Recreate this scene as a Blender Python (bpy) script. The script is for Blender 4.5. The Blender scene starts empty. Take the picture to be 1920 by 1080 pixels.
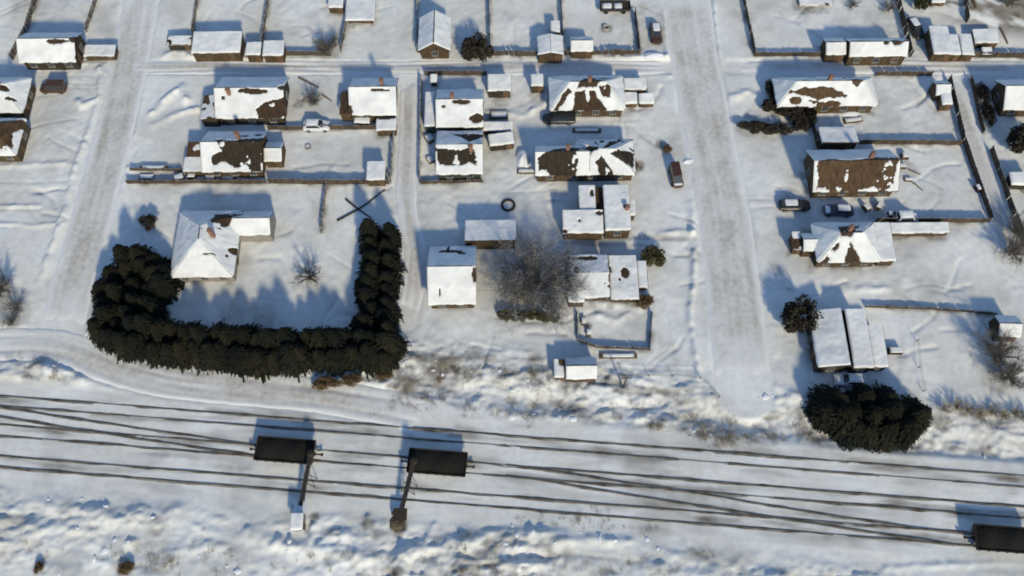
import bpy, math, random
import numpy as np
from mathutils import Vector

sc = bpy.context.scene
R = math.radians
# ------------------------------------------------------------------ camera, sky, sun, exposure
FPX, DIP, CAMH = 1662.0, R(64.6), 110.0
cam = bpy.data.objects.new('camera', bpy.data.cameras.new('camera'))
sc.collection.objects.link(cam)
cam.location = (0, 0, CAMH)
cam.rotation_euler = (math.pi / 2 - DIP, 0, 0)
cam.data.sensor_width = 36.0
cam.data.lens = 36.0 * FPX / 1920.0
cam.data.clip_end = 6000
sc.camera = cam

SUN_EL, SUN_AZ = R(29.5), R(162)          # azimuth clockwise from north (+Y): south-south-east
wd = bpy.data.worlds.new('World'); sc.world = wd; wd.use_nodes = True
wn = wd.node_tree.nodes; wl = wd.node_tree.links
bg = wn['Background']
sky = wn.new('ShaderNodeTexSky'); sky.sky_type = 'NISHITA'; sky.sun_disc = False
sky.sun_elevation = SUN_EL; sky.sun_rotation = SUN_AZ
sky.air_density = 1.0; sky.dust_density = 0.1; sky.ozone_density = 3.0
wl.new(sky.outputs[0], bg.inputs[0]); bg.inputs[1].default_value = 0.15
sun = bpy.data.objects.new('sun', bpy.data.lights.new('sun', 'SUN'))
sc.collection.objects.link(sun)
sun.data.energy = 3.2; sun.data.angle = R(4.5); sun.data.color = (1.0, 0.895, 0.64)
sd = Vector((math.sin(SUN_AZ) * math.cos(SUN_EL), math.cos(SUN_AZ) * math.cos(SUN_EL), math.sin(SUN_EL)))
sun.rotation_euler = sd.to_track_quat('Z', 'Y').to_euler()
sun.location = (20, -40, 60)
vs = sc.view_settings
vs.view_transform = 'Standard'; vs.look = 'None'; vs.exposure = 0.08; vs.gamma = 1.0
vs.use_curve_mapping = False
sc.cycles.pixel_filter_type = 'BLACKMAN_HARRIS'; sc.cycles.filter_width = 1.9
sc.cycles.max_bounces = 6

# ------------------------------------------------------------------ helpers
rnd = random.Random(7)
COL = sc.collection
CD, SD = math.cos(DIP), math.sin(DIP)

def at(px, py, z=0.0):
    """the point of the place at height z that the photograph shows at pixel (px, py)"""
    a, b = (px - 960) / FPX, (540 - py) / FPX
    d = (a, CD + b * SD, -SD + b * CD)
    t = (CAMH - z) / -d[2]
    return Vector((d[0] * t, d[1] * t, z))

def P2(pts, z=0.0):
    return [tuple(at(x, y, z)[:2]) for x, y in pts]

_lat = {}
def vnoise(x, y, s, seed):
    if seed not in _lat:
        _lat[seed] = np.random.RandomState(seed).rand(256, 256)
    L = _lat[seed]
    x = np.asarray(x, float) / s + seed * 17.3; y = np.asarray(y, float) / s + seed * 5.1
    xi = np.floor(x).astype(int); yi = np.floor(y).astype(int)
    fx = x - xi; fy = y - yi
    fx = fx * fx * (3 - 2 * fx); fy = fy * fy * (3 - 2 * fy)
    a = L[xi & 255, yi & 255]; b = L[(xi + 1) & 255, yi & 255]
    c = L[xi & 255, (yi + 1) & 255]; d = L[(xi + 1) & 255, (yi + 1) & 255]
    return (a * (1 - fx) + b * fx) * (1 - fy) + (c * (1 - fx) + d * fx) * fy

def fbm(x, y, s, seed, n=3):
    t = 0; a = .5; w = 0
    for i in range(n):
        t = t + a * vnoise(x, y, s / 2 ** i, seed + i); w += a; a *= .5
    return t / w

def sstep(a, b, x):
    t = np.clip((x - a) / (b - a), 0, 1); return t * t * (3 - 2 * t)

def pdist(x, y, pts):
    """distance to a polyline, and the length along it"""
    best = np.full(np.shape(x), 1e9); along = np.zeros(np.shape(x)); s0 = 0
    for (x0, y0), (x1, y1) in zip(pts[:-1], pts[1:]):
        dx, dy = x1 - x0, y1 - y0; L2 = dx * dx + dy * dy; L = math.sqrt(L2)
        t = np.clip(((x - x0) * dx + (y - y0) * dy) / L2, 0, 1)
        d = np.hypot(x - x0 - t * dx, y - y0 - t * dy)
        along = np.where(d < best, s0 + t * L, along); best = np.minimum(best, d); s0 += L
    return best, along

class MB:
    def __init__(s): s.v = []; s.f = []
    def add(s, vs, fs):
        o = len(s.v); s.v += [tuple(p) for p in vs]; s.f += [tuple(i + o for i in f) for f in fs]; return s
    def box(s, c, d, rz=0.0):
        x, y, z = d[0] / 2, d[1] / 2, d[2] / 2; cs, sn = math.cos(rz), math.sin(rz)
        vs = []
        for k in (-z, z):
            for i, j in ((-x, -y), (x, -y), (x, y), (-x, y)):
                vs.append((c[0] + i * cs - j * sn, c[1] + i * sn + j * cs, c[2] + k))
        return s.add(vs, [(3, 2, 1, 0), (4, 5, 6, 7), (0, 1, 5, 4), (1, 2, 6, 5), (2, 3, 7, 6), (3, 0, 4, 7)])
    def frust(s, c0, d0, c1, d1):
        vs = []
        for c, d in ((c0, d0), (c1, d1)):
            for i, j in ((-1, -1), (1, -1), (1, 1), (-1, 1)):
                vs.append((c[0] + i * d[0] / 2, c[1] + j * d[1] / 2, c[2]))
        return s.add(vs, [(3, 2, 1, 0), (4, 5, 6, 7), (0, 1, 5, 4), (1, 2, 6, 5), (2, 3, 7, 6), (3, 0, 4, 7)])
    def tube(s, p, q, r0, r1=None, n=6, cap=True):
        r1 = r0 if r1 is None else r1
        p, q = Vector(p), Vector(q); d = (q - p)
        if d.length < 1e-6: return s
        d.normalize(); u = d.orthogonal().normalized(); w = d.cross(u)
        vs = []
        for c, r in ((p, r0), (q, r1)):
            for i in range(n):
                a = 2 * math.pi * i / n
                vs.append(c + u * (r * math.cos(a)) + w * (r * math.sin(a)))
        fs = [(i, (i + 1) % n, n + (i + 1) % n, n + i) for i in range(n)]
        if cap: fs += [tuple(range(n - 1, -1, -1)), tuple(range(n, 2 * n))]
        return s.add(vs, fs)
    def prism(s, poly, axis, a0, a1):
        """poly of 2D points pushed along an axis ('x': poly is y,z; 'y': poly is x,z; 'z': poly is x,y)"""
        n = len(poly); vs = []
        for a in (a0, a1):
            for p, q in poly:
                vs.append({'x': (a, p, q), 'y': (p, a, q), 'z': (p, q, a)}[axis])
        fs = [(i, (i + 1) % n, n + (i + 1) % n, n + i) for i in range(n)]
        fs += [tuple(range(n - 1, -1, -1)), tuple(range(n, 2 * n))]
        return s.add(vs, fs)
    def grid(s, P):
        m, n = P.shape[:2]; o = len(s.v)
        s.v += [tuple(p) for p in P.reshape(-1, 3)]
        for i in range(m - 1):
            for j in range(n - 1):
                a = o + i * n + j; s.f.append((a, a + 1, a + n + 1, a + n))
        return s
    def mesh(s, name, mat, smooth=False):
        me = bpy.data.meshes.new(name); me.from_pydata(s.v, [], s.f); me.materials.append(mat)
        if smooth: me.polygons.foreach_set('use_smooth', [True] * len(me.polygons))
        me.update(); return me
    def build(s, name, mat, parent=None, loc=(0, 0, 0), rz=0.0, smooth=False):
        return link(name, s.mesh(name, mat, smooth), parent, loc, rz)

def link(name, me, parent=None, loc=(0, 0, 0), rz=0.0, scale=None):
    o = bpy.data.objects.new(name, me); COL.objects.link(o)
    o.parent = parent; o.location = loc; o.rotation_euler = (0, 0, rz)
    if scale: o.scale = scale
    return o

def thing(name, label, cat, loc, rz=0.0, group=None):
    o = link(name, None, None, loc, rz); o.empty_display_size = .3
    return tag(o, label, cat, group)

def tag(o, label, cat=None, group=None, kind=None):
    if label: o['label'] = label
    if cat: o['category'] = cat
    if group: o['group'] = group
    if kind: o['kind'] = kind
    return o

# ------------------------------------------------------------------ materials
def new_mat(name):
    m = bpy.data.materials.new(name); m.use_nodes = True
    return m, m.node_tree.nodes, m.node_tree.links, m.node_tree.nodes['Principled BSDF']

def setspec(b, v):
    b.inputs['Specular IOR Level'].default_value = v

def mat(name, c1, c2, scale=3.0, rough=.85, bump=0.0, stretch=(1, 1, 1), metallic=0.0, spec=.25, snowtop=None):
    m, n, l, b = new_mat(name)
    b.inputs['Roughness'].default_value = rough; b.inputs['Metallic'].default_value = metallic; setspec(b, spec)
    g = n.new('ShaderNodeNewGeometry'); mp = n.new('ShaderNodeMapping'); mp.inputs['Scale'].default_value = stretch
    l.new(g.outputs['Position'], mp.inputs['Vector'])
    t = n.new('ShaderNodeTexNoise'); t.inputs['Scale'].default_value = scale; t.inputs['Detail'].default_value = 4
    l.new(mp.outputs[0], t.inputs['Vector'])
    cr = n.new('ShaderNodeValToRGB'); cr.color_ramp.elements[0].position = .33; cr.color_ramp.elements[1].position = .67
    cr.color_ramp.elements[0].color = (*c1, 1); cr.color_ramp.elements[1].color = (*c2, 1)
    l.new(t.outputs['Fac'], cr.inputs[0]); out = cr.outputs[0]
    if snowtop is not None:                                   # snow lying on faces that look up
        sx = n.new('ShaderNodeSeparateXYZ'); l.new(g.outputs['Normal'], sx.inputs[0])
        ad = n.new('ShaderNodeMath'); ad.operation = 'MULTIPLY_ADD'; ad.inputs[1].default_value = .9
        l.new(t.outputs['Fac'], ad.inputs[0]); l.new(sx.outputs[2], ad.inputs[2])
        mr = n.new('ShaderNodeMapRange'); mr.inputs[1].default_value = snowtop; mr.inputs[2].default_value = snowtop + .2
        l.new(ad.outputs[0], mr.inputs[0])
        mx = n.new('ShaderNodeMix'); mx.data_type = 'RGBA'
        l.new(mr.outputs[0], mx.inputs[0]); l.new(out, mx.inputs[6]); mx.inputs[7].default_value = (.78, .79, .82, 1)
        out = mx.outputs[2]
    l.new(out, b.inputs['Base Color'])
    if bump:
        bp = n.new('ShaderNodeBump'); bp.inputs['Strength'].default_value = bump; bp.inputs['Distance'].default_value = .05
        l.new(t.outputs['Fac'], bp.inputs['Height']); l.new(bp.outputs[0], b.inputs['Normal'])
    return m

M = {}
M['roof_snow'] = mat('roof_snow', (.66, .655, .645), (.80, .79, .77), .55, .8, .45)
M['roof_brown'] = mat('roof_brown', (.030, .018, .009), (.062, .037, .019), 1.3, .8, .3, (3, .7, .7))
M['roof_dark'] = mat('roof_dark', (.018, .013, .008), (.042, .029, .016), 1.3, .8, .3, (3, .7, .7))
M['roof_rust'] = mat('roof_rust', (.050, .027, .012), (.105, .062, .032), 1.5, .8, .3, (2, .6, .6))
M['wall_brown'] = mat('wall_brown', (.055, .036, .018), (.10, .068, .038), 2.5, .9, .2, (1, 1, .3))
M['wall_dark'] = mat('wall_dark', (.030, .023, .016), (.055, .042, .030), 2.5, .9, .2, (1, 1, .3))
M['wall_plaster'] = mat('wall_plaster', (.36, .33, .28), (.46, .43, .37), 1.2, .9, .1)
M['wall_block'] = mat('wall_block', (.22, .20, .18), (.30, .28, .25), 2.0, .9, .2)
M['fence'] = mat('fence', (.050, .036, .024), (.105, .080, .056), 2.2, .9, .2, (1, 1, .3), snowtop=1.32)
M['greenish'] = mat('greenish', (.03, .045, .03), (.055, .07, .045), 2.2, .85)
M['frame'] = mat('frame', (.20, .19, .17), (.30, .29, .26), 4, .6)
M['glass'] = mat('glass', (.02, .025, .03), (.035, .04, .05), 2, .12, spec=.6)
M['door'] = mat('door', (.10, .06, .035), (.15, .09, .05), 5, .7, .1, (1, 1, .2))
M['brick'] = mat('brick', (.20, .10, .07), (.28, .16, .11), 8, .9, .2)
M['metal'] = mat('metal', (.20, .20, .20), (.30, .29, .28), 6, .5, metallic=.5)
M['steel_rail'] = mat('steel_rail', (.080, .064, .046), (.22, .19, .15), .8, .6, metallic=.2)
M['bare_strip'] = mat('bare_strip', (.070, .056, .038), (.33, .305, .27), .45, .95, .3)
M['wagon'] = mat('wagon', (.016, .013, .010), (.034, .026, .018), 2.5, .7, .1)
M['coal'] = mat('coal', (.009, .008, .007), (.020, .016, .012), 5, .95, .3)
M['rust'] = mat('rust', (.030, .020, .013), (.060, .040, .024), 5, .85, .2)
M['grain'] = mat('grain', (.075, .055, .034), (.15, .115, .075), 2.5, .95, .5, snowtop=1.52)
M['bark'] = mat('bark', (.045, .037, .030), (.085, .070, .056), 6, .95, .2)
M['bark_grey'] = mat('bark_grey', (.085, .076, .068), (.16, .146, .132), 4, .95, .2, snowtop=1.32)
M['bark_twig'] = mat('bark_twig', (.10, .085, .070), (.17, .148, .125), 4, .95)
M['needle'] = mat('needle', (.006, .008, .006), (.022, .020, .011), .7, .9, snowtop=1.78)
M['leaf_dark'] = mat('leaf_dark', (.020, .016, .011), (.045, .036, .024), 1.2, .9)
M['leaf_olive'] = mat('leaf_olive', (.045, .045, .018), (.085, .070, .030), 1.4, .9)
M['leaf_brown'] = mat('leaf_brown', (.085, .055, .026), (.16, .105, .055), 1.4, .9)
M['weed'] = mat('weed', (.20, .16, .105), (.40, .34, .25), 1.5, .95)
M['tyre'] = mat('tyre', (.015, .015, .016), (.03, .03, .03), 6, .8)
M['paint_dark'] = mat('paint_dark', (.022, .020, .020), (.030, .028, .027), 3, .35, spec=.5)
M['paint_brown'] = mat('paint_brown', (.055, .025, .013), (.075, .036, .02), 3, .4, spec=.5)
M['paint_white'] = mat('paint_white', (.62, .63, .64), (.70, .70, .70), 3, .4, spec=.5)
M['paint_blue'] = mat('paint_blue', (.05, .06, .08), (.08, .09, .11), 3, .4, spec=.5)
M['lamp'] = mat('lamp', (.5, .5, .48), (.6, .6, .58), 5, .2)
M['tail'] = mat('tail', (.25, .02, .015), (.3, .03, .02), 5, .3)
M['concrete'] = mat('concrete', (.32, .31, .29), (.42, .41, .39), 4, .9, .1)
M['wood_log'] = mat('wood_log', (.13, .09, .055), (.21, .155, .10), 5, .9, .2)
M['lump_snow'] = mat('lump_snow', (.70, .71, .73), (.78, .78, .79), .9, .85, .3)

def ground_material():
    m, n, l, b = new_mat('snow_ground'); b.inputs['Roughness'].default_value = .9; setspec(b, .15)
    g = n.new('ShaderNodeNewGeometry')
    t = n.new('ShaderNodeTexNoise'); t.inputs['Scale'].default_value = .11; t.inputs['Detail'].default_value = 6
    t2 = n.new('ShaderNodeTexNoise'); t2.inputs['Scale'].default_value = 1.1; t2.inputs['Detail'].default_value = 8; t2.inputs['Roughness'].default_value = .62
    for k in (t, t2): l.new(g.outputs['Position'], k.inputs['Vector'])
    cr = n.new('ShaderNodeValToRGB'); cr.color_ramp.elements[0].position = .36; cr.color_ramp.elements[1].position = .66
    cr.color_ramp.elements[0].color = (.67, .655, .615, 1); cr.color_ramp.elements[1].color = (.84, .835, .81, 1)
    l.new(t.outputs['Fac'], cr.inputs[0])
    c2 = n.new('ShaderNodeValToRGB'); c2.color_ramp.elements[0].position = .3; c2.color_ramp.elements[1].position = .6
    c2.color_ramp.elements[0].color = (.80, .79, .77, 1); c2.color_ramp.elements[1].color = (1, 1, 1, 1)
    l.new(t2.outputs['Fac'], c2.inputs[0])
    mu = n.new('ShaderNodeMix'); mu.data_type = 'RGBA'; mu.blend_type = 'MULTIPLY'; mu.inputs[0].default_value = .7
    l.new(cr.outputs[0], mu.inputs[6]); l.new(c2.outputs[0], mu.inputs[7])
    a = n.new('ShaderNodeAttribute'); a.attribute_name = 'dirt'
    ad = n.new('ShaderNodeMath'); ad.operation = 'MULTIPLY_ADD'; ad.inputs[1].default_value = .5; ad.inputs[2].default_value = -.25
    l.new(t2.outputs['Fac'], ad.inputs[0])
    sm = n.new('ShaderNodeMath'); sm.operation = 'ADD'; l.new(ad.outputs[0], sm.inputs[0]); l.new(a.outputs['Fac'], sm.inputs[1])
    mr = n.new('ShaderNodeMapRange'); mr.inputs[1].default_value = .10; mr.inputs[2].default_value = 1.0
    l.new(sm.outputs[0], mr.inputs[0])
    mx = n.new('ShaderNodeMix'); mx.data_type = 'RGBA'; l.new(mr.outputs[0], mx.inputs[0])
    l.new(mu.outputs[2], mx.inputs[6]); mx.inputs[7].default_value = (.105, .080, .055, 1)
    l.new(mx.outputs[2], b.inputs['Base Color'])
    bp = n.new('ShaderNodeBump'); bp.inputs['Strength'].default_value = .35; bp.inputs['Distance'].default_value = .06
    l.new(t2.outputs['Fac'], bp.inputs['Height']); l.new(bp.outputs[0], b.inputs['Normal'])
    return m
M['ground'] = ground_material()

def road_material():
    """packed, sanded snow: streaks run along the road (uv: metres across, metres along)"""
    m, n, l, b = new_mat('packed_snow_road'); b.inputs['Roughness'].default_value = .85; setspec(b, .2)
    uv = n.new('ShaderNodeUVMap'); uv.uv_map = 'UVMap'
    mp = n.new('ShaderNodeMapping'); mp.inputs['Scale'].default_value = (.8, .045, 1)
    l.new(uv.outputs[0], mp.inputs[0])
    t = n.new('ShaderNodeTexNoise'); t.inputs['Scale'].default_value = 1.0; t.inputs['Detail'].default_value = 5
    l.new(mp.outputs[0], t.inputs['Vector'])
    t2 = n.new('ShaderNodeTexNoise'); t2.inputs['Scale'].default_value = 1.4; t2.inputs['Detail'].default_value = 6
    l.new(uv.outputs[0], t2.inputs['Vector'])
    cr = n.new('ShaderNodeValToRGB'); e = cr.color_ramp.elements
    e[0].position = .33; e[0].color = (.39, .35, .29, 1); e[1].position = .62; e[1].color = (.68, .66, .63, 1)
    mi = n.new('ShaderNodeMix'); mi.data_type = 'FLOAT'; mi.inputs[0].default_value = .42
    l.new(t.outputs['Fac'], mi.inputs[2]); l.new(t2.outputs['Fac'], mi.inputs[3]); l.new(mi.outputs[0], cr.inputs[0])
    at_ = n.new('ShaderNodeAttribute'); at_.attribute_name = 'wear'        # traffic wears the middle; the sides stay clean snow
    mx = n.new('ShaderNodeMix'); mx.data_type = 'RGBA'; l.new(at_.outputs['Fac'], mx.inputs[0]); mx.inputs[6].default_value = (.76, .75, .735, 1)
    l.new(cr.outputs[0], mx.inputs[7]); l.new(mx.outputs[2], b.inputs['Base Color'])
    bp = n.new('ShaderNodeBump'); bp.inputs['Strength'].default_value = .4; bp.inputs['Distance'].default_value = .05
    l.new(t2.outputs['Fac'], bp.inputs['Height']); l.new(bp.outputs[0], b.inputs['Normal'])
    return m
M['road'] = road_material()

# ------------------------------------------------------------------ the lie of the land (all in metres)
ROADS = [  # name, pixels of its middle, width in metres
    ('road_west', [(272, -40), (240, 130), (208, 270), (172, 400), (134, 540), (112, 636)], 5.8),
    ('road_east', [(1284, -40), (1300, 100), (1330, 260), (1360, 420), (1378, 560), (1392, 700), (1398, 735)], 7.4),
    ('road_trackside', [(-60, 648), (60, 644), (130, 655), (215, 690), (320, 714), (450, 727), (600, 740), (720, 762), (820, 786)], 4.6),
    ('lane_north', [(215, 126), (420, 126), (760, 127), (1000, 126), (1270, 126)], 2.5),
    ('lane_north_east', [(1370, 126), (1600, 124), (1780, 126), (1990, 128)], 2.5),
    ('lane_middle', [(769, 138), (766, 240), (760, 345), (764, 400), (778, 470), (772, 560), (764, 604)], 2.7),
    ('lane_east', [(1783, 138), (1828, 270), (1866, 390), (1900, 500)], 2.9),
]
ROADW = [(n, P2(p), w) for n, p, w in ROADS]
def line_px(y0, y1): return [(-70, y0 - 70 * (y1 - y0) / 1920), (1990, y1 + 70 * (y1 - y0) / 1920)]
TRACKS = {'a': ((742, 892), (760.5, 913)), 'b': ((796, 950), (817, 971)), 'c': ((855, 1008), (875.5, 1031))}
TRK = {k: [P2(line_px(*r)) for r in v] for k, v in TRACKS.items()}
DITCH = P2([(800, 722), (950, 748), (1100, 757), (1250, 765), (1390, 790), (1490, 800), (1700, 840), (1990, 862)])
ROUGH_D = P2([(690, 690), (820, 700), (960, 715), (1080, 735), (1300, 770), (1500, 800), (1750, 830), (1990, 858)])
ROUGH_W = P2([(-60, 690), (40, 690), (120, 700)])
RIDGES = [  # ploughed banks and drifts: pixels, height, half width
    ([(187, 130), (190, 180), (160, 265), (140, 320), (120, 400), (100, 460), (75, 530)], .38, .5),
    ([(285, 215), (310, 190), (340, 165), (352, 190)], .55, .6), ([(290, 235), (330, 215), (370, 205)], .35, .5),
    ([(268, 130), (262, 190), (250, 250)], .18, .5), ([(310, 105), (335, 100), (365, 106), (470, 113)], .42, .6),
    ([(470, 113), (640, 116), (760, 118)], .30, .45), ([(1250, 110), (1215, 105), (1190, 115), (1160, 112), (1130, 118)], .5, .8),
    ([(1240, 132), (1205, 125), (1170, 128)], .45, .6), ([(1245, 20), (1248, 90), (1258, 140)], .3, .4),
    ([(1338, 0), (1342, 60), (1350, 130)], .3, .35), ([(1350, 190), (1400, 175), (1470, 200)], .35, .7),
    ([(1302, 470), (1300, 540), (1292, 590), (1302, 650), (1310, 710)], .42, .4),
    ([(1296, 380), (1300, 440)], .25, .5), ([(1235, 440), (1270, 435), (1300, 437)], .3, .4),
    ([(145, 190), (155, 200), (185, 188)], .5, .5), ([(0, 388), (75, 386)], .25, .3), ([(0, 420), (60, 424), (118, 420)], .22, .3),
    ([(0, 312), (70, 308), (140, 306)], .18, .4), ([(50, 128), (170, 118)], .3, .4), ([(240, 316), (330, 315)], .35, .5),
    ([(180, 640), (225, 672), (300, 690)], .25, .4), ([(1000, 145), (1030, 170), (1020, 195)], .35, .4),
    ([(915, 210), (985, 216), (1010, 200)], .3, .5), ([(1100, 566), (1150, 570), (1200, 578)], .25, .5),
    ([(1120, 590), (1150, 602), (1180, 590)], .35, .5), ([(1590, 545), (1660, 540)], .2, .6),
    ([(1380, 720), (1430, 715), (1500, 745)], .3, .5), ([(1400, 740), (1460, 750)], .3, .4),
    ([(0, 1010), (160, 975), (330, 960)], .25, .9), ([(470, 1000), (560, 1030), (640, 1040), (760, 1045)], .5, .9),
    ([(760, 1040), (850, 1020), (960, 1000), (1060, 1000)], .4, .8), ([(960, 1030), (1100, 1010), (1180, 1016)], .3, .7),
    ([(590, 985), (585, 1010)], .4, .5), ([(690, 970), (690, 1005)], .4, .4), ([(800, 1010), (815, 985)], .35, .35),
    ([(1660, 1066), (1780, 1058), (1920, 1050)], .25, .4), ([(0, 670), (40, 655), (70, 650)], .45, .6),
    ([(70, 690), (110, 700), (140, 690)], .4, .7),
]
RUTS = [  # wheel marks and trodden lines: pixels, depth, half width, dirt
    ([(125, 156), (200, 158)], .07, .16, .12), ([(125, 164), (205, 166)], .07, .16, .12),
    ([(1390, 374), (1465, 376)], .08, .16, .2), ([(1390, 390), (1465, 388)], .08, .16, .2),
    ([(0, 342), (70, 342), (140, 338)], .07, .2, .1), ([(0, 393), (76, 392)], .1, .2, .15), ([(0, 425), (110, 422)], .08, .2, .1),
    ([(50, 142), (200, 142)], .06, .2, .1), ([(50, 180), (110, 178)], .07, .2, .15),
    ([(0, 30), (30, 15), (60, 5)], .1, .2, .3), ([(0, 20), (50, 0)], .1, .2, .2),
    ([(1100, 690), (1300, 695)], .05, .3, .1), ([(1100, 720), (1290, 726)], .05, .3, .08),
    ([(120, 660), (150, 690), (230, 720), (400, 742)], .06, .3, .1), ([(100, 668), (170, 712), (330, 740)], .06, .3, .1),
    ([(1560, 1050), (1920, 1012)], .0, .2, .0), ([(350, 380), (420, 362), (510, 372)], .06, .3, .1), ([(400, 392), (505, 392)], .05, .3, .1),
    ([(920, 210), (985, 195), (1010, 175)], .08, .25, .2), ([(1060, 228), (1200, 226)], .06, .3, .25), ([(1010, 240), (1180, 236)], .06, .3, .2),
    ([(1080, 448), (1180, 446), (1290, 450)], .09, .35, .5), ([(1060, 455), (1240, 462)], .08, .35, .35), ([(1200, 440), (1300, 446)], .07, .25, .3),
    ([(1190, 470), (1290, 480)], .05, .3, .2), ([(720, 358), (736, 352)], .08, .15, .8),
    ([(1200, 10), (1240, 30), (1260, 60)], .06, .25, .2), ([(700, 20), (740, 10), (760, 30)], .07, .25, .2),
    ([(850, 1075), (960, 1050), (1080, 1040), (1200, 1055)], .1, .3, .3), ([(160, 1040), (330, 1075)], .1, .3, .2),
    ([(1230, 600), (1250, 700)], .04, .3, .1), ([(1250, 590), (1268, 690)], .04, .3, .1),
    ([(1762, 60), (1790, 40), (1800, 30)], .05, .2, .2),
]
_r = random.Random(21)
for x0, y0, x1, y1, n_ in [(540, 255, 690, 330, 4), (930, 10, 1180, 100, 7), (1420, 10, 1660, 60, 6), (1650, 150, 1740, 260, 4), (1690, 280, 1800, 400, 5), (1460, 500, 1850, 570, 7), (1680, 600, 1850, 700, 5), (1000, 340, 1060, 400, 3),
                        (10, 210, 150, 400, 8), (400, 545, 640, 600, 5), (470, 430, 620, 500, 4), (1220, 380, 1290, 560, 6), (1090, 160, 1240, 250, 4), (1400, 300, 1500, 570, 6), (790, 590, 1060, 650, 7), (800, 350, 1040, 410, 5), (250, 350, 340, 480, 4), (390, 5, 490, 55, 3), (520, 10, 610, 70, 3), (1100, 640, 1290, 700, 5)]:
    for k in range(n_):
        a, b = _r.uniform(x0, x1), _r.uniform(y0, y1); th = _r.choice((0, 0, 1.57, .8, -.7)) + _r.gauss(0, .25); L = _r.uniform(35, 110); pts = [(a, b)]
        for q in range(4):
            th += _r.gauss(0, .22); a += math.cos(th) * L / 4; b += math.sin(th) * L / 4 * .8; pts.append((a, b))
        RUTS.append((pts, _r.uniform(.10, .18), _r.uniform(.16, .32), _r.uniform(.04, .26)))
RIDGES = [(P2(p), h, w) for p, h, w in RIDGES]; RUTS = [(P2(p), d, w, q) for p, d, w, q in RUTS]
FOOTPX = [(42, 62, 150, 117), (-62, 146, 52, 212), (-70, 222, 41, 292), (409, 145, 538, 222), (657, 147, 746, 216), (384, 247, 498, 322), (328, 396, 447, 520), (785, 33, 846, 96), (818, 168, 907, 239), (1029, 143, 1170, 207), (818, 246, 906, 327), (1002, 274, 1104, 329), (1132, 350, 1181, 431), (803, 462, 894, 571), (1452, 145, 1640, 200), (1516, 281, 1676, 359), (1525, 418, 1668, 492), (1525, 581, 1592, 689), (1872, 150, 1990, 206), (1588, 73, 1698, 106), (361, 63, 453, 99), (871, 412, 968, 455), (158, 86, 217, 105), (313, 69, 360, 84), (461, 82, 490, 103), (493, 79, 533, 104), (615, -4, 644, 14), (705, 222, 744, 244), (664, 218, 694, 230), (497, 267, 531, 303), (687, 305, 723, 337), (1008, 67, 1056, 103), (1069, 70, 1112, 96), (1032, 42, 1050, 61), (914, 143, 958, 170), (806, 142, 820, 155), (995, 142, 1019, 161), (1169, 149, 1213, 168), (1168, 176, 1195, 194), (1197, 178, 1227, 194), (916, 252, 964, 271), (905, 231, 962, 245), (1068, 477, 1212, 566), (1060, 671, 1119, 711), (1038, 675, 1058, 708), (1545, 72, 1584, 103), (1745, 52, 1782, 101), (1777, 67, 1799, 102), (1800, 67, 1824, 102), (1824, 57, 1872, 80), (1840, 91, 1860, 101), (1751, 152, 1780, 178), (1764, 178, 1785, 196), (1536, 238, 1606, 271), (1485, 436, 1503, 467), (1668, 419, 1780, 437), (1868, 592, 1911, 632), (1893, 325, 1945, 346), (648, -6, 704, 38), (1745, -8, 1772, 5), (544, 963, 569, 993), (1497, -12, 1560, 10)]
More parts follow.
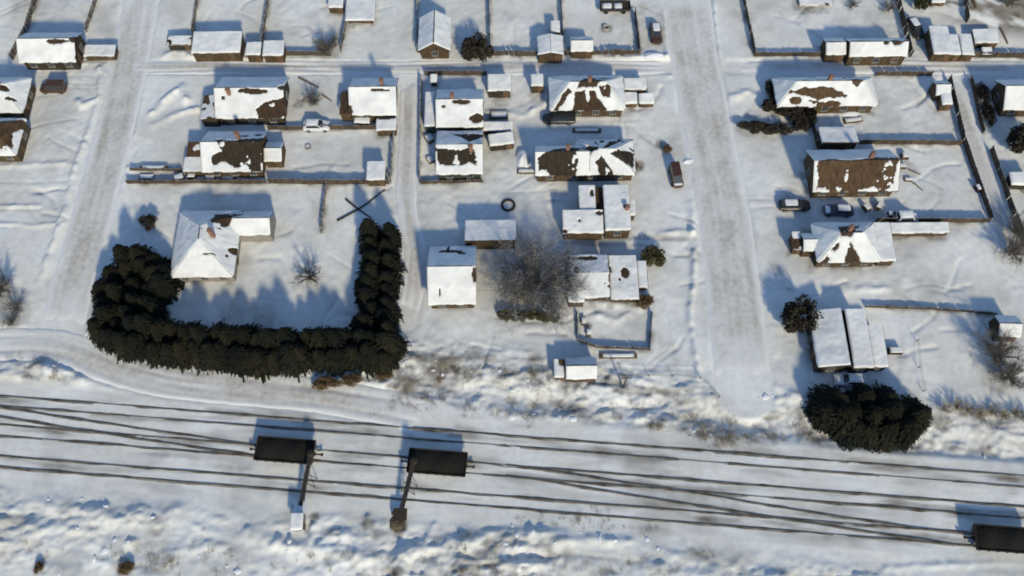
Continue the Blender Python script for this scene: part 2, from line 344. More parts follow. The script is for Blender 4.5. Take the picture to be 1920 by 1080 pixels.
FENCES = [
    ('board fence west of the bright gabled house in the top left corner', [(73, -12), (52, 62), (25, 113)], 1.6),
    ('snow-crusted board fence between the top left yard and the west road', [(187, -12), (163, 60)], 1.3),
    ('board fence behind the wide garage, running to the top edge', [(374, -12), (363, 64)], 1.5),
    ('board fence between the two top yards, ending at the square shed', [(507, -12), (493, 79)], 1.7),
    ('board fence along the top lane east of the square shed', [(534, 104), (620, 106)], 1.3),
    ('board fence slanting past the bare shrub at top centre left', [(665, -12), (650, 45), (640, 98)], 1.6),
    ('board fence west of the grey and white gabled house at top', [(781, -12), (783, 98), (800, 102)], 1.2),
    ('board fence west of the wide empty top yard, beside the dark round tree', [(917, -12), (920, 103)], 1.6),
    ('board fence along the top lane under the two sheds', [(922, 104), (1008, 105), (1198, 103)], 1.4),
    ('board fence behind the tiny square shed, running to the top edge', [(1051, -12), (1055, 66)], 1.6),
    ('board fence between the well yard and the parked car at top', [(1190, 26), (1199, 101)], 1.6),
    ('thin board fence along the east side of the middle lane', [(789, 146), (788, 240), (787, 343)], 1.2),
    ('low board fence south of the brown strip house', [(790, 345), (905, 343)], 1.0),
    ('board fence along the lane behind the annexed house', [(797, 141), (912, 141)], 1.3),
    ('board fence closing the north side of the empty walled yard', [(504, 244), (738, 243)], 1.3),
    ('board fence along the middle lane, east side of the empty walled yard', [(740, 244), (733, 344)], 1.6),
    ('dark board fence closing the south side of the empty walled yard', [(505, 345), (730, 346)], 1.5),
    ('dark board fence south of the mostly bare-roofed house', [(240, 345), (500, 345)], 1.2),
    ('board fence running south from the empty yard past the crossed poles', [(613, 350), (603, 437)], 1.5),
    ('board fence running to the top edge just east of the east road', [(1390, -12), (1414, 106)], 1.5),
    ('tall board fence at the long low house\'s east side, running to the top edge', [(1677, -12), (1706, 108)], 1.8),
    ('board fence along the top lane in front of the long low house', [(1416, 107), (1540, 107)], 1.2),
    ('board fence along the lane under the three narrow sheds', [(1752, 107), (1920, 109), (1990, 110)], 1.5),
    ('board fence on the lane\'s south side along the flat snowy plot', [(1642, 142), (1745, 143)], 1.3),
    ('long board fence on the west side of the east lane', [(1778, 150), (1805, 268), (1856, 414)], 1.6),
    ('board fence on the south side of the flat snowy plot', [(1610, 271), (1800, 272)], 1.4),
    ('dark board fence between the parked cars and the triangle-roofed house', [(1640, 417), (1852, 418)], 1.4),
    ('board fence on the east side of the east lane, upper one', [(1818, 150), (1842, 250)], 1.3),
    ('board fence on the east side of the east lane, lower one', [(1856, 282), (1892, 390), (1930, 480)], 1.5),
    ('board fence running east from the broad split-roofed house', [(1622, 577), (1740, 580), (1866, 590)], .8),
    ('brown board fence between the huge bare tree and the low broad house', [(1063, 476), (1064, 534)], 1.7),
    ('low board fence round the square garden beside the east road', [(1082, 588), (1083, 640), (1118, 652), (1218, 657), (1222, 588)], .9),
    ('board fence at the top right, west of the brown hillside', [(1796, -12), (1808, 48)], 1.4),
    ('dark board fence below the dark bushes, west of the wide rusty-roofed house', [(1515, 205), (1530, 272)], 1.5),
    ('board fence in front of the annexed house\'s south wall', [(815, 243), (905, 243)], 1.1),
    ('short board fence beside the west road, by the dark woodpiles', [(247, 321), (342, 322)], .8),
]
FENCEW = [P2(p) for _, p, _ in FENCES]
FOOT = []                        # where walls stand, for the trampled earth round them
for x0, y0, x1, y1 in FOOTPX:
    p, q = at(x0, y1, 2), at(x1, y0, 2); FOOT.append((((p.x + q.x) / 2, (p.y + q.y) / 2), (q.x - p.x) / 2 - .3, (q.y - p.y) / 2 - .3))
HILL = tuple(at(1890, -30)[:2])
SPOTS = [(x, y, tuple(at(x, y)[:2]), r, a) for x, y, r, a in [   # trampled or bare earth: centre, metres, how much
    (650, 728, 2.2, .7), (600, 715, 1.6, .6), (745, 735, 1.8, .6), (745, 990, 1.3, 1.0), (690, 985, .9, .5), (590, 970, 1.0, .7), (540, 965, .7, .5),
    (1136, 52, 1.4, .55), (590, 180, 2.0, .3), (560, 195, 1.0, .5), (1010, 180, 1.8, .4), (620, 95, 2.4, .4), (650, 180, 1.3, .8), (645, 60, 1.4, .5),
    (300, 335, 2.5, .35), (440, 332, 3.5, .4), (1180, 190, 2.2, .3), (940, 190, 1.6, .4), (925, 215, 1.6, .5), (1190, 310, 1.6, .8), (1240, 270, 1.0, .6),
    (1410, 235, 3.5, .45), (1700, 310, 2.5, .3), (1640, 395, 2.6, .35), (1760, 365, 1.8, .2), (1480, 655, 1.3, .3), (1690, 670, 1.3, .3), (1630, 780, 5.5, .5),
    (1100, 610, .9, .8), (20, 560, 3.0, .45), (40, 590, 2.4, .4), (1870, 710, 2.6, .5), (1890, 460, 3.0, .35), (800, 340, 1.5, .4), (860, 335, 2.2, .3),
    (1000, 520, 4.5, .18), (460, 640, 8, .3), (250, 600, 5, .5), (715, 560, 4, .5), (1495, 600, 2.5, .4), (893, 100, 2.2, .5), (1500, 10, 2.2, .35), (1590, 5, 1.4, .4),
    (1560, 230, 1.4, .3), (1345, 745, 1.0, .4), (1065, 725, 1.6, .35), (230, 1062, 1.4, .8), (75, 1058, .7, .7), (1180, 1055, .7, .7), (960, 1070, .9, .6)]]

def dtrack(x, y):
    d = np.full(np.shape(x), 1e9)
    for k in TRK:
        (a, b), (c, e) = TRK[k][0][0], TRK[k][0][1]
        f, g = TRK[k][1][0], TRK[k][1][1]
        mid = [((a + f[0]) / 2, (b + f[1]) / 2), ((c + g[0]) / 2, (e + g[1]) / 2)]
        d = np.minimum(d, pdist(x, y, mid)[0])
    return d

def terrain(x, y):
    """height and bare-earth share of the ground"""
    x = np.asarray(x, float); y = np.asarray(y, float)
    trk = 1 - sstep(2.0, 3.6, dtrack(x, y))
    c0, c1 = TRK['c'][1]
    ysouth = (c0[1] + (x - c0[0]) * (c1[1] - c0[1]) / (c1[0] - c0[0])) - y
    rs = sstep(1.5, 5.0, ysouth) * (.35 + .65 * sstep(.40, .62, fbm(x, y, 14, 31, 2)))
    rs = rs * (1 - .7 * sstep(0, 40, x) * sstep(8, 2, ysouth))
    dd, _ = pdist(x, y, ROUGH_D); rd = 1 - sstep(2.5, 6.0, dd)
    dw, _ = pdist(x, y, ROUGH_W); rd = np.maximum(rd, .8 * (1 - sstep(2.0, 4.5, dw)))
    rough = np.clip(np.maximum(rs, rd), 0, 1) * (1 - trk)
    h = .26 * (fbm(x, y, 11, 3, 2) - .5) + .22 * (fbm(x, y, 3.0, 11, 3) - .5) * (.35 + 1.3 * vnoise(x, y, 9, 12)) + .12 * (fbm(x, y, .8, 21, 2) - .5) * sstep(.3, .75, vnoise(x, y, 6, 14))
    n1 = fbm(x * .6, y * 1.15, 1.5, 41, 4); n2 = 1 - np.abs(2 * fbm(x * .45, y, 2.4, 51, 4) - 1); n3 = vnoise(x, y, .75, 61)
    lum = (rough + .6 * rs * (1 - trk)) * (.50 * (sstep(.40, .85, n1)) + .50 * (n2 - .6) + .20 * (n3 - .3) + .13 * (vnoise(x, y, .38, 67) - .4))
    h = h + lum
    dch, _ = pdist(x, y, DITCH); h = h - .75 * np.exp(-(dch / 1.9) ** 2)
    for p, hh, w in RIDGES:
        d, s = pdist(x, y, p)
        k = np.exp(-(d / w) ** 2)
        h = h + hh * k * (.35 + 1.1 * vnoise(x, y, .8, 71) * (.5 + vnoise(x, y, 2.5, 73)))
    dirt = .50 * rough * sstep(.50, .72, fbm(x * .55 + 40, y, 1.5, 81, 4)) + .22 * rough * sstep(.5, .75, vnoise(x, y, .5, 83))
    for p, dp, w, q in RUTS:
        d, s = pdist(x, y, p)
        k = np.exp(-(d / w) ** 2) * (.5 + .8 * vnoise(x, y, 1.2, 77))
        h = h - dp * k; dirt = dirt + q * k
    for _, _, (cx, cy), r, a in SPOTS:
        d = np.hypot(x - cx, y - cy) / r + .9 * (fbm(x, y, 1.6, 91, 3) - .5)
        k = (1 - sstep(.45, 1.05, d)) * a
        dirt = np.maximum(dirt, k * (.45 + .75 * vnoise(x, y, .7, 95))); h = h - .05 * k
    fd = np.full(np.shape(x), 1e9)
    for p in FENCEW: fd = np.minimum(fd, pdist(x, y, p)[0])
    kf = np.exp(-(fd / .55) ** 2); h = h + .16 * kf * vnoise(x, y, 1.3, 57)
    dirt = np.maximum(dirt, .62 * np.exp(-(fd / .45) ** 2) * sstep(.25, .7, fbm(x, y, 1.5, 59, 3)))
    for c, a, b in FOOT:
        bx = np.maximum(np.abs(x - c[0]) - a, np.abs(y - c[1]) - b)
        k = np.exp(-(np.maximum(bx, 0) / .45) ** 2)
        dirt = np.maximum(dirt, .5 * k * sstep(.3, .72, fbm(x, y, 1.2, 63, 3))); h = h + .12 * k * (vnoise(x, y, .9, 65) - .35)
    hill = 1 - sstep(0, 17, np.hypot((x - HILL[0]) * .8, (y - HILL[1]) * 1.1)); h = h + 2.6 * hill
    dirt = np.maximum(dirt, .8 * sstep(.02, .35, hill) * sstep(.30, .58, fbm(x + y * 1.6, y * .5 - x * .3, 2.2, 99, 3)))
    h = h * (1 - trk) + trk * (-.012 + .13 * (fbm(x * .22 + y * .02, y + x * .08, 1.3, 15, 4) - .5))
    near = np.exp(-((dtrack(x, y) - .0) / 2.2) ** 2)
    dirt = dirt + .07 * near + .50 * near * sstep(.42, .75, fbm(x * .12 + y * .02, y + x * .08, .9, 17, 3))
    dirt = dirt + .24 * sstep(.50, .78, fbm(x, y, 5.0, 19, 5)) + .16 * sstep(.48, .75, fbm(x, y, 1.6, 27, 4)) * vnoise(x, y, 7, 29)
    for n, p, w in ROADW:
        d, s = pdist(x, y, p); k = 1 - sstep(w / 2 - .1, w / 2 + .5, d)
        h = h * (1 - k) + k * (-.10); dirt = dirt * (1 - .7 * k)
    return h, np.clip(dirt, 0, 1)

GC = {}
def gz(x, y):
    i = min(max(np.searchsorted(GC['x'], x) - 1, 0), len(GC['x']) - 2); k = min(max(np.searchsorted(GC['y'], y) - 1, 0), len(GC['y']) - 2)
    f = (x - GC['x'][i]) / (GC['x'][i + 1] - GC['x'][i]); g = (y - GC['y'][k]) / (GC['y'][k + 1] - GC['y'][k]); h = GC['h']
    return float((h[k, i] * (1 - f) + h[k, i + 1] * f) * (1 - g) + (h[k + 1, i] * (1 - f) + h[k + 1, i + 1] * f) * g)

def ground():
    def axis(lo, hi, step):
        core = np.arange(lo, hi + step * .5, step); far = []
        s, p = step * 2, 0.0
        while p < 2600: p += s; s *= 1.45; far.append(p)
        far = np.array(far)
        return np.concatenate([(lo - far)[::-1], core, hi + far])
    xs, ys = axis(-92, 92, .24), axis(8, 112, .24)
    X, Y = np.meshgrid(xs, ys); h, dirt = terrain(X, Y)
    out = np.maximum(np.maximum(np.abs(X) - 92, 0), np.maximum(np.maximum(8 - Y, Y - 112), 0)); k = np.clip(out / 20, 0, 1)
    h = h * (1 - k) - .1 * k; dirt = dirt * (1 - k)
    GC.update(x=xs, y=ys, h=h)
    m, n = X.shape
    co = np.stack([X, Y, h], -1).reshape(-1, 3).astype(np.float32)
    i = (np.arange(m - 1)[:, None] * n + np.arange(n - 1)[None, :]).reshape(-1)
    fc = np.stack([i, i + 1, i + n + 1, i + n], -1).astype(np.int32)
    me = bpy.data.meshes.new('ground'); nf = len(fc)
    me.vertices.add(len(co)); me.vertices.foreach_set('co', co.ravel())
    me.loops.add(nf * 4); me.loops.foreach_set('vertex_index', fc.ravel())
    me.polygons.add(nf); me.polygons.foreach_set('loop_start', np.arange(0, nf * 4, 4, dtype=np.int32))
    me.polygons.foreach_set('loop_total', np.full(nf, 4, np.int32))
    me.polygons.foreach_set('use_smooth', np.ones(nf, bool))
    a = me.attributes.new('dirt', 'FLOAT', 'POINT'); a.data.foreach_set('value', dirt.reshape(-1).astype(np.float32))
    me.materials.append(M['ground']); me.update(calc_edges=True); me.validate()
    o = link('ground', me); o['kind'] = 'structure'; return o
ground()

def resample(pts, step):
    pts = [Vector(p) for p in pts]; out = [pts[0]]
    for a, b in zip(pts[:-1], pts[1:]):
        n = max(1, int((b - a).length / step))
        out += [a.lerp(b, (i + 1) / n) for i in range(n)]
    for _ in range(8):
        out = [out[0]] + [(out[i - 1] + out[i] * 2 + out[i + 1]) / 4 for i in range(1, len(out) - 1)] + [out[-1]]
    return out

def road(name, pts, w, lift):
    c = resample(pts, .5); n = 25; V = []; UV = []; s = 0
    for i, p in enumerate(c):
        t = (c[min(i + 1, len(c) - 1)] - c[max(i - 1, 0)]).normalized(); nr = Vector((t.y, -t.x))
        if i: s += (p - c[i - 1]).length
        for j in range(n):
            u = (j / (n - 1) - .5) * (w + .9); V.append((p.x + nr.x * u, p.y + nr.y * u)); UV.append((u, s))
    A = np.array(V); U = np.array(UV)
    z = lift + .03 * (fbm(U[:, 0] * 2, U[:, 1] * .2, 1.3, 5, 3) - .5) + .07 * (fbm(A[:, 0], A[:, 1], 1.0, 8, 2) - .5)
    for r in (-.75, .75, w * .28, -w * .28):
        z = z - .05 * np.exp(-((U[:, 0] - r - .35 * np.sin(U[:, 1] * .11 + r * 3)) / .26) ** 2) * (.3 + 1.2 * vnoise(U[:, 0], U[:, 1], 5, int(40 + r * 9)))
    ed = sstep(w / 2 - .25, w / 2 + .45, np.abs(U[:, 0]) + .5 * (fbm(A[:, 0], A[:, 1], 1.5, 13, 2) - .5)); z = z * (1 - ed) - .2 * ed
    z = z - .3 * sstep(4.0, 0.0, np.minimum(U[:, 1], s - U[:, 1]) + 2.5 * (fbm(A[:, 0], A[:, 1], 1.5, 23, 2) - .5))
    nz = fbm(A[:, 0], A[:, 1], 3.0, 33, 4) - .5
    wear = sstep(w / 2 + .1, w / 2 - 1.1, np.abs(U[:, 0]) + 1.3 * nz) * sstep(0, 9, np.minimum(U[:, 1], s - U[:, 1]) + 5 * nz) * (.55 + .45 * sstep(-.2, .15, nz))
    m = len(c); mb = MB(); mb.v = [(a, b, q) for (a, b), q in zip(V, z.tolist())]
    mb.f = [(i * n + j, i * n + j + 1, (i + 1) * n + j + 1, (i + 1) * n + j) for i in range(m - 1) for j in range(n - 1)]
    me = mb.mesh(name, M['road'], True); ul = me.uv_layers.new(name='UVMap')
    vi = np.zeros(len(me.loops), np.int32); me.loops.foreach_get('vertex_index', vi)
    me.attributes.new('wear', 'FLOAT', 'POINT').data.foreach_set('value', wear.astype(np.float32))
    ul = me.uv_layers['UVMap']
    ul.data.foreach_set('uv', U[vi].astype(np.float32).ravel())
    o = link(name, me); o['kind'] = 'structure'; return o
for k, (n_, p_, w_) in enumerate(ROADW):
    road(n_, p_, w_, .0 + .012 * k)

# ------------------------------------------------------------------ railway
def sweep(mb, pts, prof):
    """closed profile (across, up) swept along 3D points"""
    n = len(prof); o = len(mb.v)
    for i, p in enumerate(pts):
        t = (pts[min(i + 1, len(pts) - 1)] - pts[max(i - 1, 0)]).normalized(); nr = Vector((t.y, -t.x, 0)).normalized()
        for a, b in prof: mb.v.append(tuple(p + nr * a + Vector((0, 0, b))))
    for i in range(len(pts) - 1):
        for j in range(n):
            mb.f.append((o + i * n + j, o + i * n + (j + 1) % n, o + (i + 1) * n + (j + 1) % n, o + (i + 1) * n + j))
    mb.f += [tuple(o + j for j in range(n)), tuple(o + (len(pts) - 1) * n + n - 1 - j for j in range(n))]
RAILP = [(a, b - .085) for a, b in [(-.075, 0), (.075, 0), (.07, .02), (.015, .04), (.015, .11), (.037, .12), (.037, .16), (-.037, .16), (-.037, .12), (-.015, .11), (-.015, .04), (-.07, .02)]]
def track(name, label, rails, lift=0.0, seed=0):
    c = rails[0][0]; t = thing(name, label, 'railway track', (c[0], c[1], 0))
    for k, r in enumerate(rails):
        pts = [Vector((p.x - c[0], p.y - c[1], .005 + lift)) for p in resample(r, 1.0)]
        mb = MB(); sweep(mb, pts, RAILP); mb.build('rail', M['steel_rail'], t)
        mb = MB(); o = 0; fine = resample(r, .35); A = np.array([(p.x, p.y) for p in fine])
        w0 = .03 + .36 * fbm(A[:, 0], A[:, 1], 3.2, 200 + seed * 4 + k, 4) ** 1.6; w1 = .03 + .36 * fbm(A[:, 0], A[:, 1], 3.2, 230 + seed * 4 + k, 4) ** 1.6
        for i, p in enumerate(fine):
            d = (fine[min(i + 1, len(fine) - 1)] - fine[max(i - 1, 0)]).normalized(); nr = Vector((d.y, -d.x))
            for a, b in ((-w0[i] - .05, -.06), (-w0[i], .0), (w1[i], .0), (w1[i] + .05, -.06)):
                mb.v.append((p.x + nr.x * a - c[0], p.y + nr.y * a - c[1], .004 + lift + b))
            if i:
                q = 4 * (i - 1); mb.f += [(q + j, q + j + 1, q + j + 5, q + j + 4) for j in range(3)]
        mb.build('ballast_strip', M['bare_strip'], t)
track('railway_track', 'northernmost railway track, its two dark rails running unbroken below the ditch', TRK['a'], 0, 0)
track('railway_track', 'middle railway track on which two dark coal wagons stand', TRK['b'], .006, 1)
track('railway_track', 'southernmost railway track nearest the conveyor loaders', TRK['c'], .012, 2)
X1 = [P2([(-40, 757.5), (0, 763), (94, 778), (189, 792.5), (346, 815), (425, 827), (490, 835.3)]), P2([(-70, 769), (0, 781), (94, 797), (189, 812), (283, 825.5), (370, 839), (440, 849), (495, 856.7)])]
X2 = [P2([(950, 872), (1020, 880.5), (1101, 893), (1174, 905.5), (1262, 918), (1340, 930), (1435, 947), (1500, 957), (1603, 973), (1701, 988), (1760, 994.5), (1810, 999.2)]),
      P2([(950, 893), (1026, 902), (1120, 918), (1215, 933), (1309, 948), (1388, 961), (1440, 968.5), (1509, 979), (1635, 998), (1729, 1011.5), (1790, 1020.5)])]
track('railway_crossover', 'crossover rails slanting at the left edge from north track to middle track', X1, .020, 3)
track('railway_crossover', 'crossover rails slanting at the right from middle track to south track', X2, .026, 4)

def wagon(label, px, py, trk, flip=False):
    a, b = TRK[trk][0]; c, d = TRK[trk][1]
    p = at(px, py); ang = math.atan2(b[1] - a[1], b[0] - a[0])
    # centre line of the track at this x
    ym = .5 * ((a[1] + (p.x - a[0]) * math.tan(ang)) + (c[1] + (p.x - c[0]) * math.tan(ang)))
    t = thing('coal_wagon', label, 'wagon', (p.x, ym, .085), ang, 'dark coal wagons on the tracks')
    L, W = 7.2, 2.95
    mb = MB(); mb.frust((0, 0, .72), (L - 1.0, 2.0, 0), (0, 0, 1.0), (L, W, 0))
    for s in (-1, 1):
        mb.box((0, s * (W / 2 - .04), 1.25), (L, .08, .5)); mb.box((s * (L / 2 - .04), 0, 1.25), (.08, W - .18, .5))
        mb.box((0, s * (W / 2 + .01), 1.53), (L + .12, .14, .10)); mb.box((s * (L / 2 + .01), 0, 1.535), (.14, W - .14, .10))
    mb.build('hopper_body', M['wagon'], t)
    ny, nx = 16, 34; G = np.zeros((ny, nx, 3))
    for i in range(ny):
        for j in range(nx):
            x = (j / (nx - 1) - .5) * (L - .2); y = (i / (ny - 1) - .5) * (W - .2)
            z = 1.35 + .50 * max(0, 1 - (2 * y / W) ** 2) * (.75 + .25 * math.cos(x * 1.9 + px)) * max(0, 1 - (2 * x / L) ** 6) + rnd.uniform(-.018, .018)
            G[i, j] = (x, y, z)
    MB().grid(G).build('coal_load', M['coal'], t)
    for k in range(7):
        mb = MB(); x = -L / 2 + .35 + k * (L - .7) / 6
        for s in (-1, 1): mb.box((x, s * (W / 2 + .045), 1.25), (.12, .08, .52))
        mb.build('rib', M['wagon'], t)
    MB().box((0, 0, .62), (L + .2, .5, .2)).box((0, 0, 0.64), (.3, 2.4, .14)).box((2.9, 0, 0.64), (.3, 2.4, .14)).box((-2.9, 0, 0.64), (.3, 2.4, .14)).build('underframe', M['rust'], t)
    for s in (-1, 1):
        bo = MB().box((s * 2.4, -.98, .38), (2.3, .12, .22)).box((s * 2.4, .98, .38), (2.3, .12, .22)).box((s * 2.4, 0, .45), (.4, 1.9, .2)).build('bogie', M['rust'], t)
        for ax in (-.85, .85):
            for q in (-1, 1):
                MB().tube((s * 2.4 + ax, q * .76 - .06, .31), (s * 2.4 + ax, q * .76 + .06, .31), .31, n=14).build('wheel', M['steel_rail'], bo)
        MB().box((s * (L / 2 + .45), 0, .62), (.9, .18, .16)).box((s * (L / 2 + .92), 0, .62), (.25, .34, .26)).build('coupler', M['rust'], t)
        MB().tube((s * (L / 2 + .06), .9, .7), (s * (L / 2 + .06), .9, 1.5), .02).tube((s * (L / 2 + .06), 1.25, .7), (s * (L / 2 + .06), 1.25, 1.5), .02).tube((s * (L / 2 + .06), .9, .95), (s * (L / 2 + .06), 1.25, .95), .02).tube((s * (L / 2 + .06), .9, 1.25), (s * (L / 2 + .06), 1.25, 1.25), .02).build('ladder', M['rust'], t)
wagon('dark open coal wagon, left of the pair on middle track', 538, 862, 'b')
wagon('dark open coal wagon, right of the pair on middle track', 821, 886, 'b')
wagon('dark coal wagon cut by the right edge on south track', 1877, 1022, 'c')

def loader(label, base, end, white):
    a = at(*base); a.z = max(0, gz(a.x, a.y)); e = at(end[0], end[1], 2.7)
    t = thing('conveyor_loader', label, 'conveyor', (a.x, a.y, a.z - .05), 0, 'conveyor loaders south of the tracks')
    v = Vector((e.x - a.x, e.y - a.y, e.z - a.z)); hd = Vector((v.x, v.y, 0)).normalized(); sd_ = Vector((hd.y, -hd.x, 0))
    p0 = hd * .2 + Vector((0, 0, .8)); p1 = v
    mb = MB()
    for s in (-.24, .24):
        for zz in (0, .42): mb.tube(p0 + sd_ * s + Vector((0, 0, zz)), p1 + sd_ * s + Vector((0, 0, zz)), .035, n=4)
        for k in range(10):
            f0, f1 = k / 10, (k + 1) / 10
            mb.tube(p0.lerp(p1, f0) + sd_ * s, p0.lerp(p1, f1) + sd_ * s + Vector((0, 0, .42)), .022, n=4)
    mb.build('boom', M['rust'], t)
    mb = MB(); u = [p0 + sd_ * .2, p0 - sd_ * .2, p1 - sd_ * .2, p1 + sd_ * .2]
    mb.add([q + Vector((0, 0, .30)) for q in u] + [q + Vector((0, 0, .36)) for q in u], [(0, 1, 2, 3), (7, 6, 5, 4), (0, 4, 5, 1), (1, 5, 6, 2), (2, 6, 7, 3), (3, 7, 4, 0)])
    mb.build('belt', M['tyre'], t)
    for f in (.45, .62):
        m_ = p0.lerp(p1, f)
        for s in (-1, 1):
            q = m_ + sd_ * s * .24; w = a + m_ + sd_ * s * .9
            MB().tube(q, (m_.x + sd_.x * s * .9, m_.y + sd_.y * s * .9, gz(w.x, w.y) - a.z), .05, n=5).build('leg', M['rust'], t)
    h = MB(); c = p1 + hd * .1
    n = 12; rings = []
    for z, r in ((-.75, .28), (-.3, .40), (.2, .52), (.45, .46), (.55, .25)):
        rings.append([(c.x + r * math.cos(2 * math.pi * i / n), c.y + r * math.sin(2 * math.pi * i / n), c.z + z) for i in range(n)])
    for q in rings: h.v += q
    for k in range(4): h.f += [(k * n + i, k * n + (i + 1) % n, (k + 1) * n + (i + 1) % n, (k + 1) * n + i) for i in range(n)]
    h.f.append(tuple(range(4 * n, 5 * n))); h.build('discharge_hood', M['wagon'], t, smooth=True)
    MB().frust((0, 0, .1), (.7, .7, 0), (0, 0, 1.15), (1.7, 1.5, 0)).build('intake_hopper', M['paint_white'] if white else M['rust'], t)
    MB().box((-.9, .3, .35), (.5, .4, .5)).build('motor_box', M['metal'], t)
loader('conveyor loader rising from the small white kiosk to the left wagon', (566, 955), (583, 852), True)
loader('conveyor loader rising from the brown grain heap to the right wagon', (752, 968), (776, 866), False)

def heap(name, label, cat, px, py, rx, ry, hz, mt, seed=1):
    p = at(px, py); z0 = gz(p.x, p.y) - .12; n, m = 26, 9; mb = MB()
    P = np.zeros((m, n + 1, 3))
    for i in range(m):
        f = i / (m - 1)
        for j in range(n + 1):
            a = 2 * math.pi * j / n; r = math.sin(f * math.pi / 2) ** .8
            k = 1 + .28 * (float(vnoise(math.cos(a) * 1.7, math.sin(a) * 1.7, 1.0, seed)) - .5) * 2
            x, y = r * rx * k * math.cos(a), r * ry * k * math.sin(a)
            z = hz * (1 - r ** 1.6) * (.8 + .4 * float(vnoise(x, y, .7, seed + 1)))
            P[i, j] = (x, y, z - (.1 if i == m - 1 else 0))
    mb.grid(P[::-1]); return tag(mb.build(name, mt, None, (p.x, p.y, z0), smooth=True), label, cat)
heap('grain_heap', 'brown grain heap at the foot of the right conveyor', 'heap', 745, 985, 1.0, 1.25, .5, M['grain'], 5)

# ------------------------------------------------------------------ buildings
GRID = R(0.7)                     # the plots lie a little askew to the view
def roof_slopes(kind, a, b, ze, rise):
    zr = ze + rise
    if kind == 'gx':
        return {'S': [(-a, -b, ze), (a, -b, ze), (a, 0, zr), (-a, 0, zr)], 'N': [(a, b, ze), (-a, b, ze), (-a, 0, zr), (a, 0, zr)]}
    if kind == 'gy':
        return {'W': [(-a, b, ze), (-a, -b, ze), (0, -b, zr), (0, b, zr)], 'E': [(a, -b, ze), (a, b, ze), (0, b, zr), (0, -b, zr)]}
    if kind == 'hip':
        if a >= b:
            r = max(a - b * .95, .15)
            return {'S': [(-a, -b, ze), (a, -b, ze), (r, 0, zr), (-r, 0, zr)], 'N': [(a, b, ze), (-a, b, ze), (-r, 0, zr), (r, 0, zr)],
                    'W': [(-a, b, ze), (-a, -b, ze), (-r, 0, zr), (-r, 0, zr)], 'E': [(a, -b, ze), (a, b, ze), (r, 0, zr), (r, 0, zr)]}
        r = max(b - a * .95, .15)
        return {'S': [(-a, -b, ze), (a, -b, ze), (0, -r, zr), (0, -r, zr)], 'N': [(a, b, ze), (-a, b, ze), (0, r, zr), (0, r, zr)],
                'W': [(-a, b, ze), (-a, -b, ze), (0, -r, zr), (0, r, zr)], 'E': [(a, -b, ze), (a, b, ze), (0, r, zr), (0, -r, zr)]}
    if kind == 'south':            # one slope falling to the south
        return {'S': [(-a, -b, ze), (a, -b, ze), (a, b, zr), (-a, b, zr)]}
    if kind == 'north':
        return {'N': [(a, b, ze), (-a, b, ze), (-a, -b, zr), (a, -b, zr)]}
    if kind == 'west':
        return {'W': [(-a, b, ze), (-a, -b, ze), (a, -b, zr), (a, b, zr)]}

SNOWSEED = [300]
def snow_cover(slopes, tx, blobs, base, cov):
    mb = MB()
    for key, q in slopes.items():
        SNOWSEED[0] += 1; sd_ = 300 + SNOWSEED[0] % 40
        bl, br, tr, tl = [np.array(p, float) for p in q]
        nu = max(6, int(np.linalg.norm(br - bl) / .14)); nv = max(6, int(np.linalg.norm(tl - bl) / .14))
        u = np.linspace(0, 1, nu)[None, :, None]; v = np.linspace(0, 1, nv)[:, None, None]
        Pq = (bl * (1 - u) + br * u) * (1 - v) + (tl * (1 - u) + tr * u) * v
        nrm = np.cross(br - bl, tl - bl); nrm = nrm / np.linalg.norm(nrm)
        wx, wy = tx(Pq[..., 0], Pq[..., 1])
        t = base + cov.get(key, 0.0) + .20 * (fbm(wx, wy, 1.6, sd_, 3) - .5) + .05 * (vnoise(wx, wy, .45, sd_ + 3) - .5)
        for bb in blobs:
            if isinstance(bb, list):
                qx = wx + .7 * (fbm(wx, wy, .9, sd_ + 7, 4) - .5); qy = wy + .7 * (fbm(wx, wy, 1.2, sd_ + 11, 4) - .5)
                ins = np.zeros(np.shape(wx), bool)
                for (xa, ya), (xb, yb) in zip(bb, bb[1:] + bb[:1]):
                    ins ^= ((ya > qy) != (yb > qy)) & (qx < (xb - xa) * (qy - ya) / (yb - ya + 1e-9) + xa)
                t = np.where(ins, np.minimum(t, -.04 + .18 * (sstep(.74, .80, fbm(wx, wy, .9, sd_ + 13, 3)))), t); continue
            cx, cy, rx, ry, k = bb
            d = np.sqrt(((wx - cx) / rx) ** 2 + ((wy - cy) / ry) ** 2) + 1.1 * (fbm(wx, wy, 1.1, sd_ + 5, 4) - .5)
            t = t - k * (1 - sstep(.72, 1.02, d))
        t = np.clip(t, -.06, .24)
        # a rounded lip where the snow ends at the eaves and verge
        eu = np.minimum(np.arange(nu), np.arange(nu)[::-1])[None, :]; ev = np.arange(nv)[:, None] + 0 * eu
        t = np.where((eu == 0) | (ev == 0), -.05, t)
        Q = Pq + nrm * t[..., None]
        lip = .02 + .26 * np.maximum(0, fbm(wx[0], wy[0], 1.0, sd_ + 17, 3) - .38)
        Q[0] -= (tl - bl)[None, :] / np.linalg.norm(tl - bl) * lip[:, None]; Q[1] -= (tl - bl)[None, :] / np.linalg.norm(tl - bl) * lip[:, None] * .8
        mb.grid(Q)
    return mb

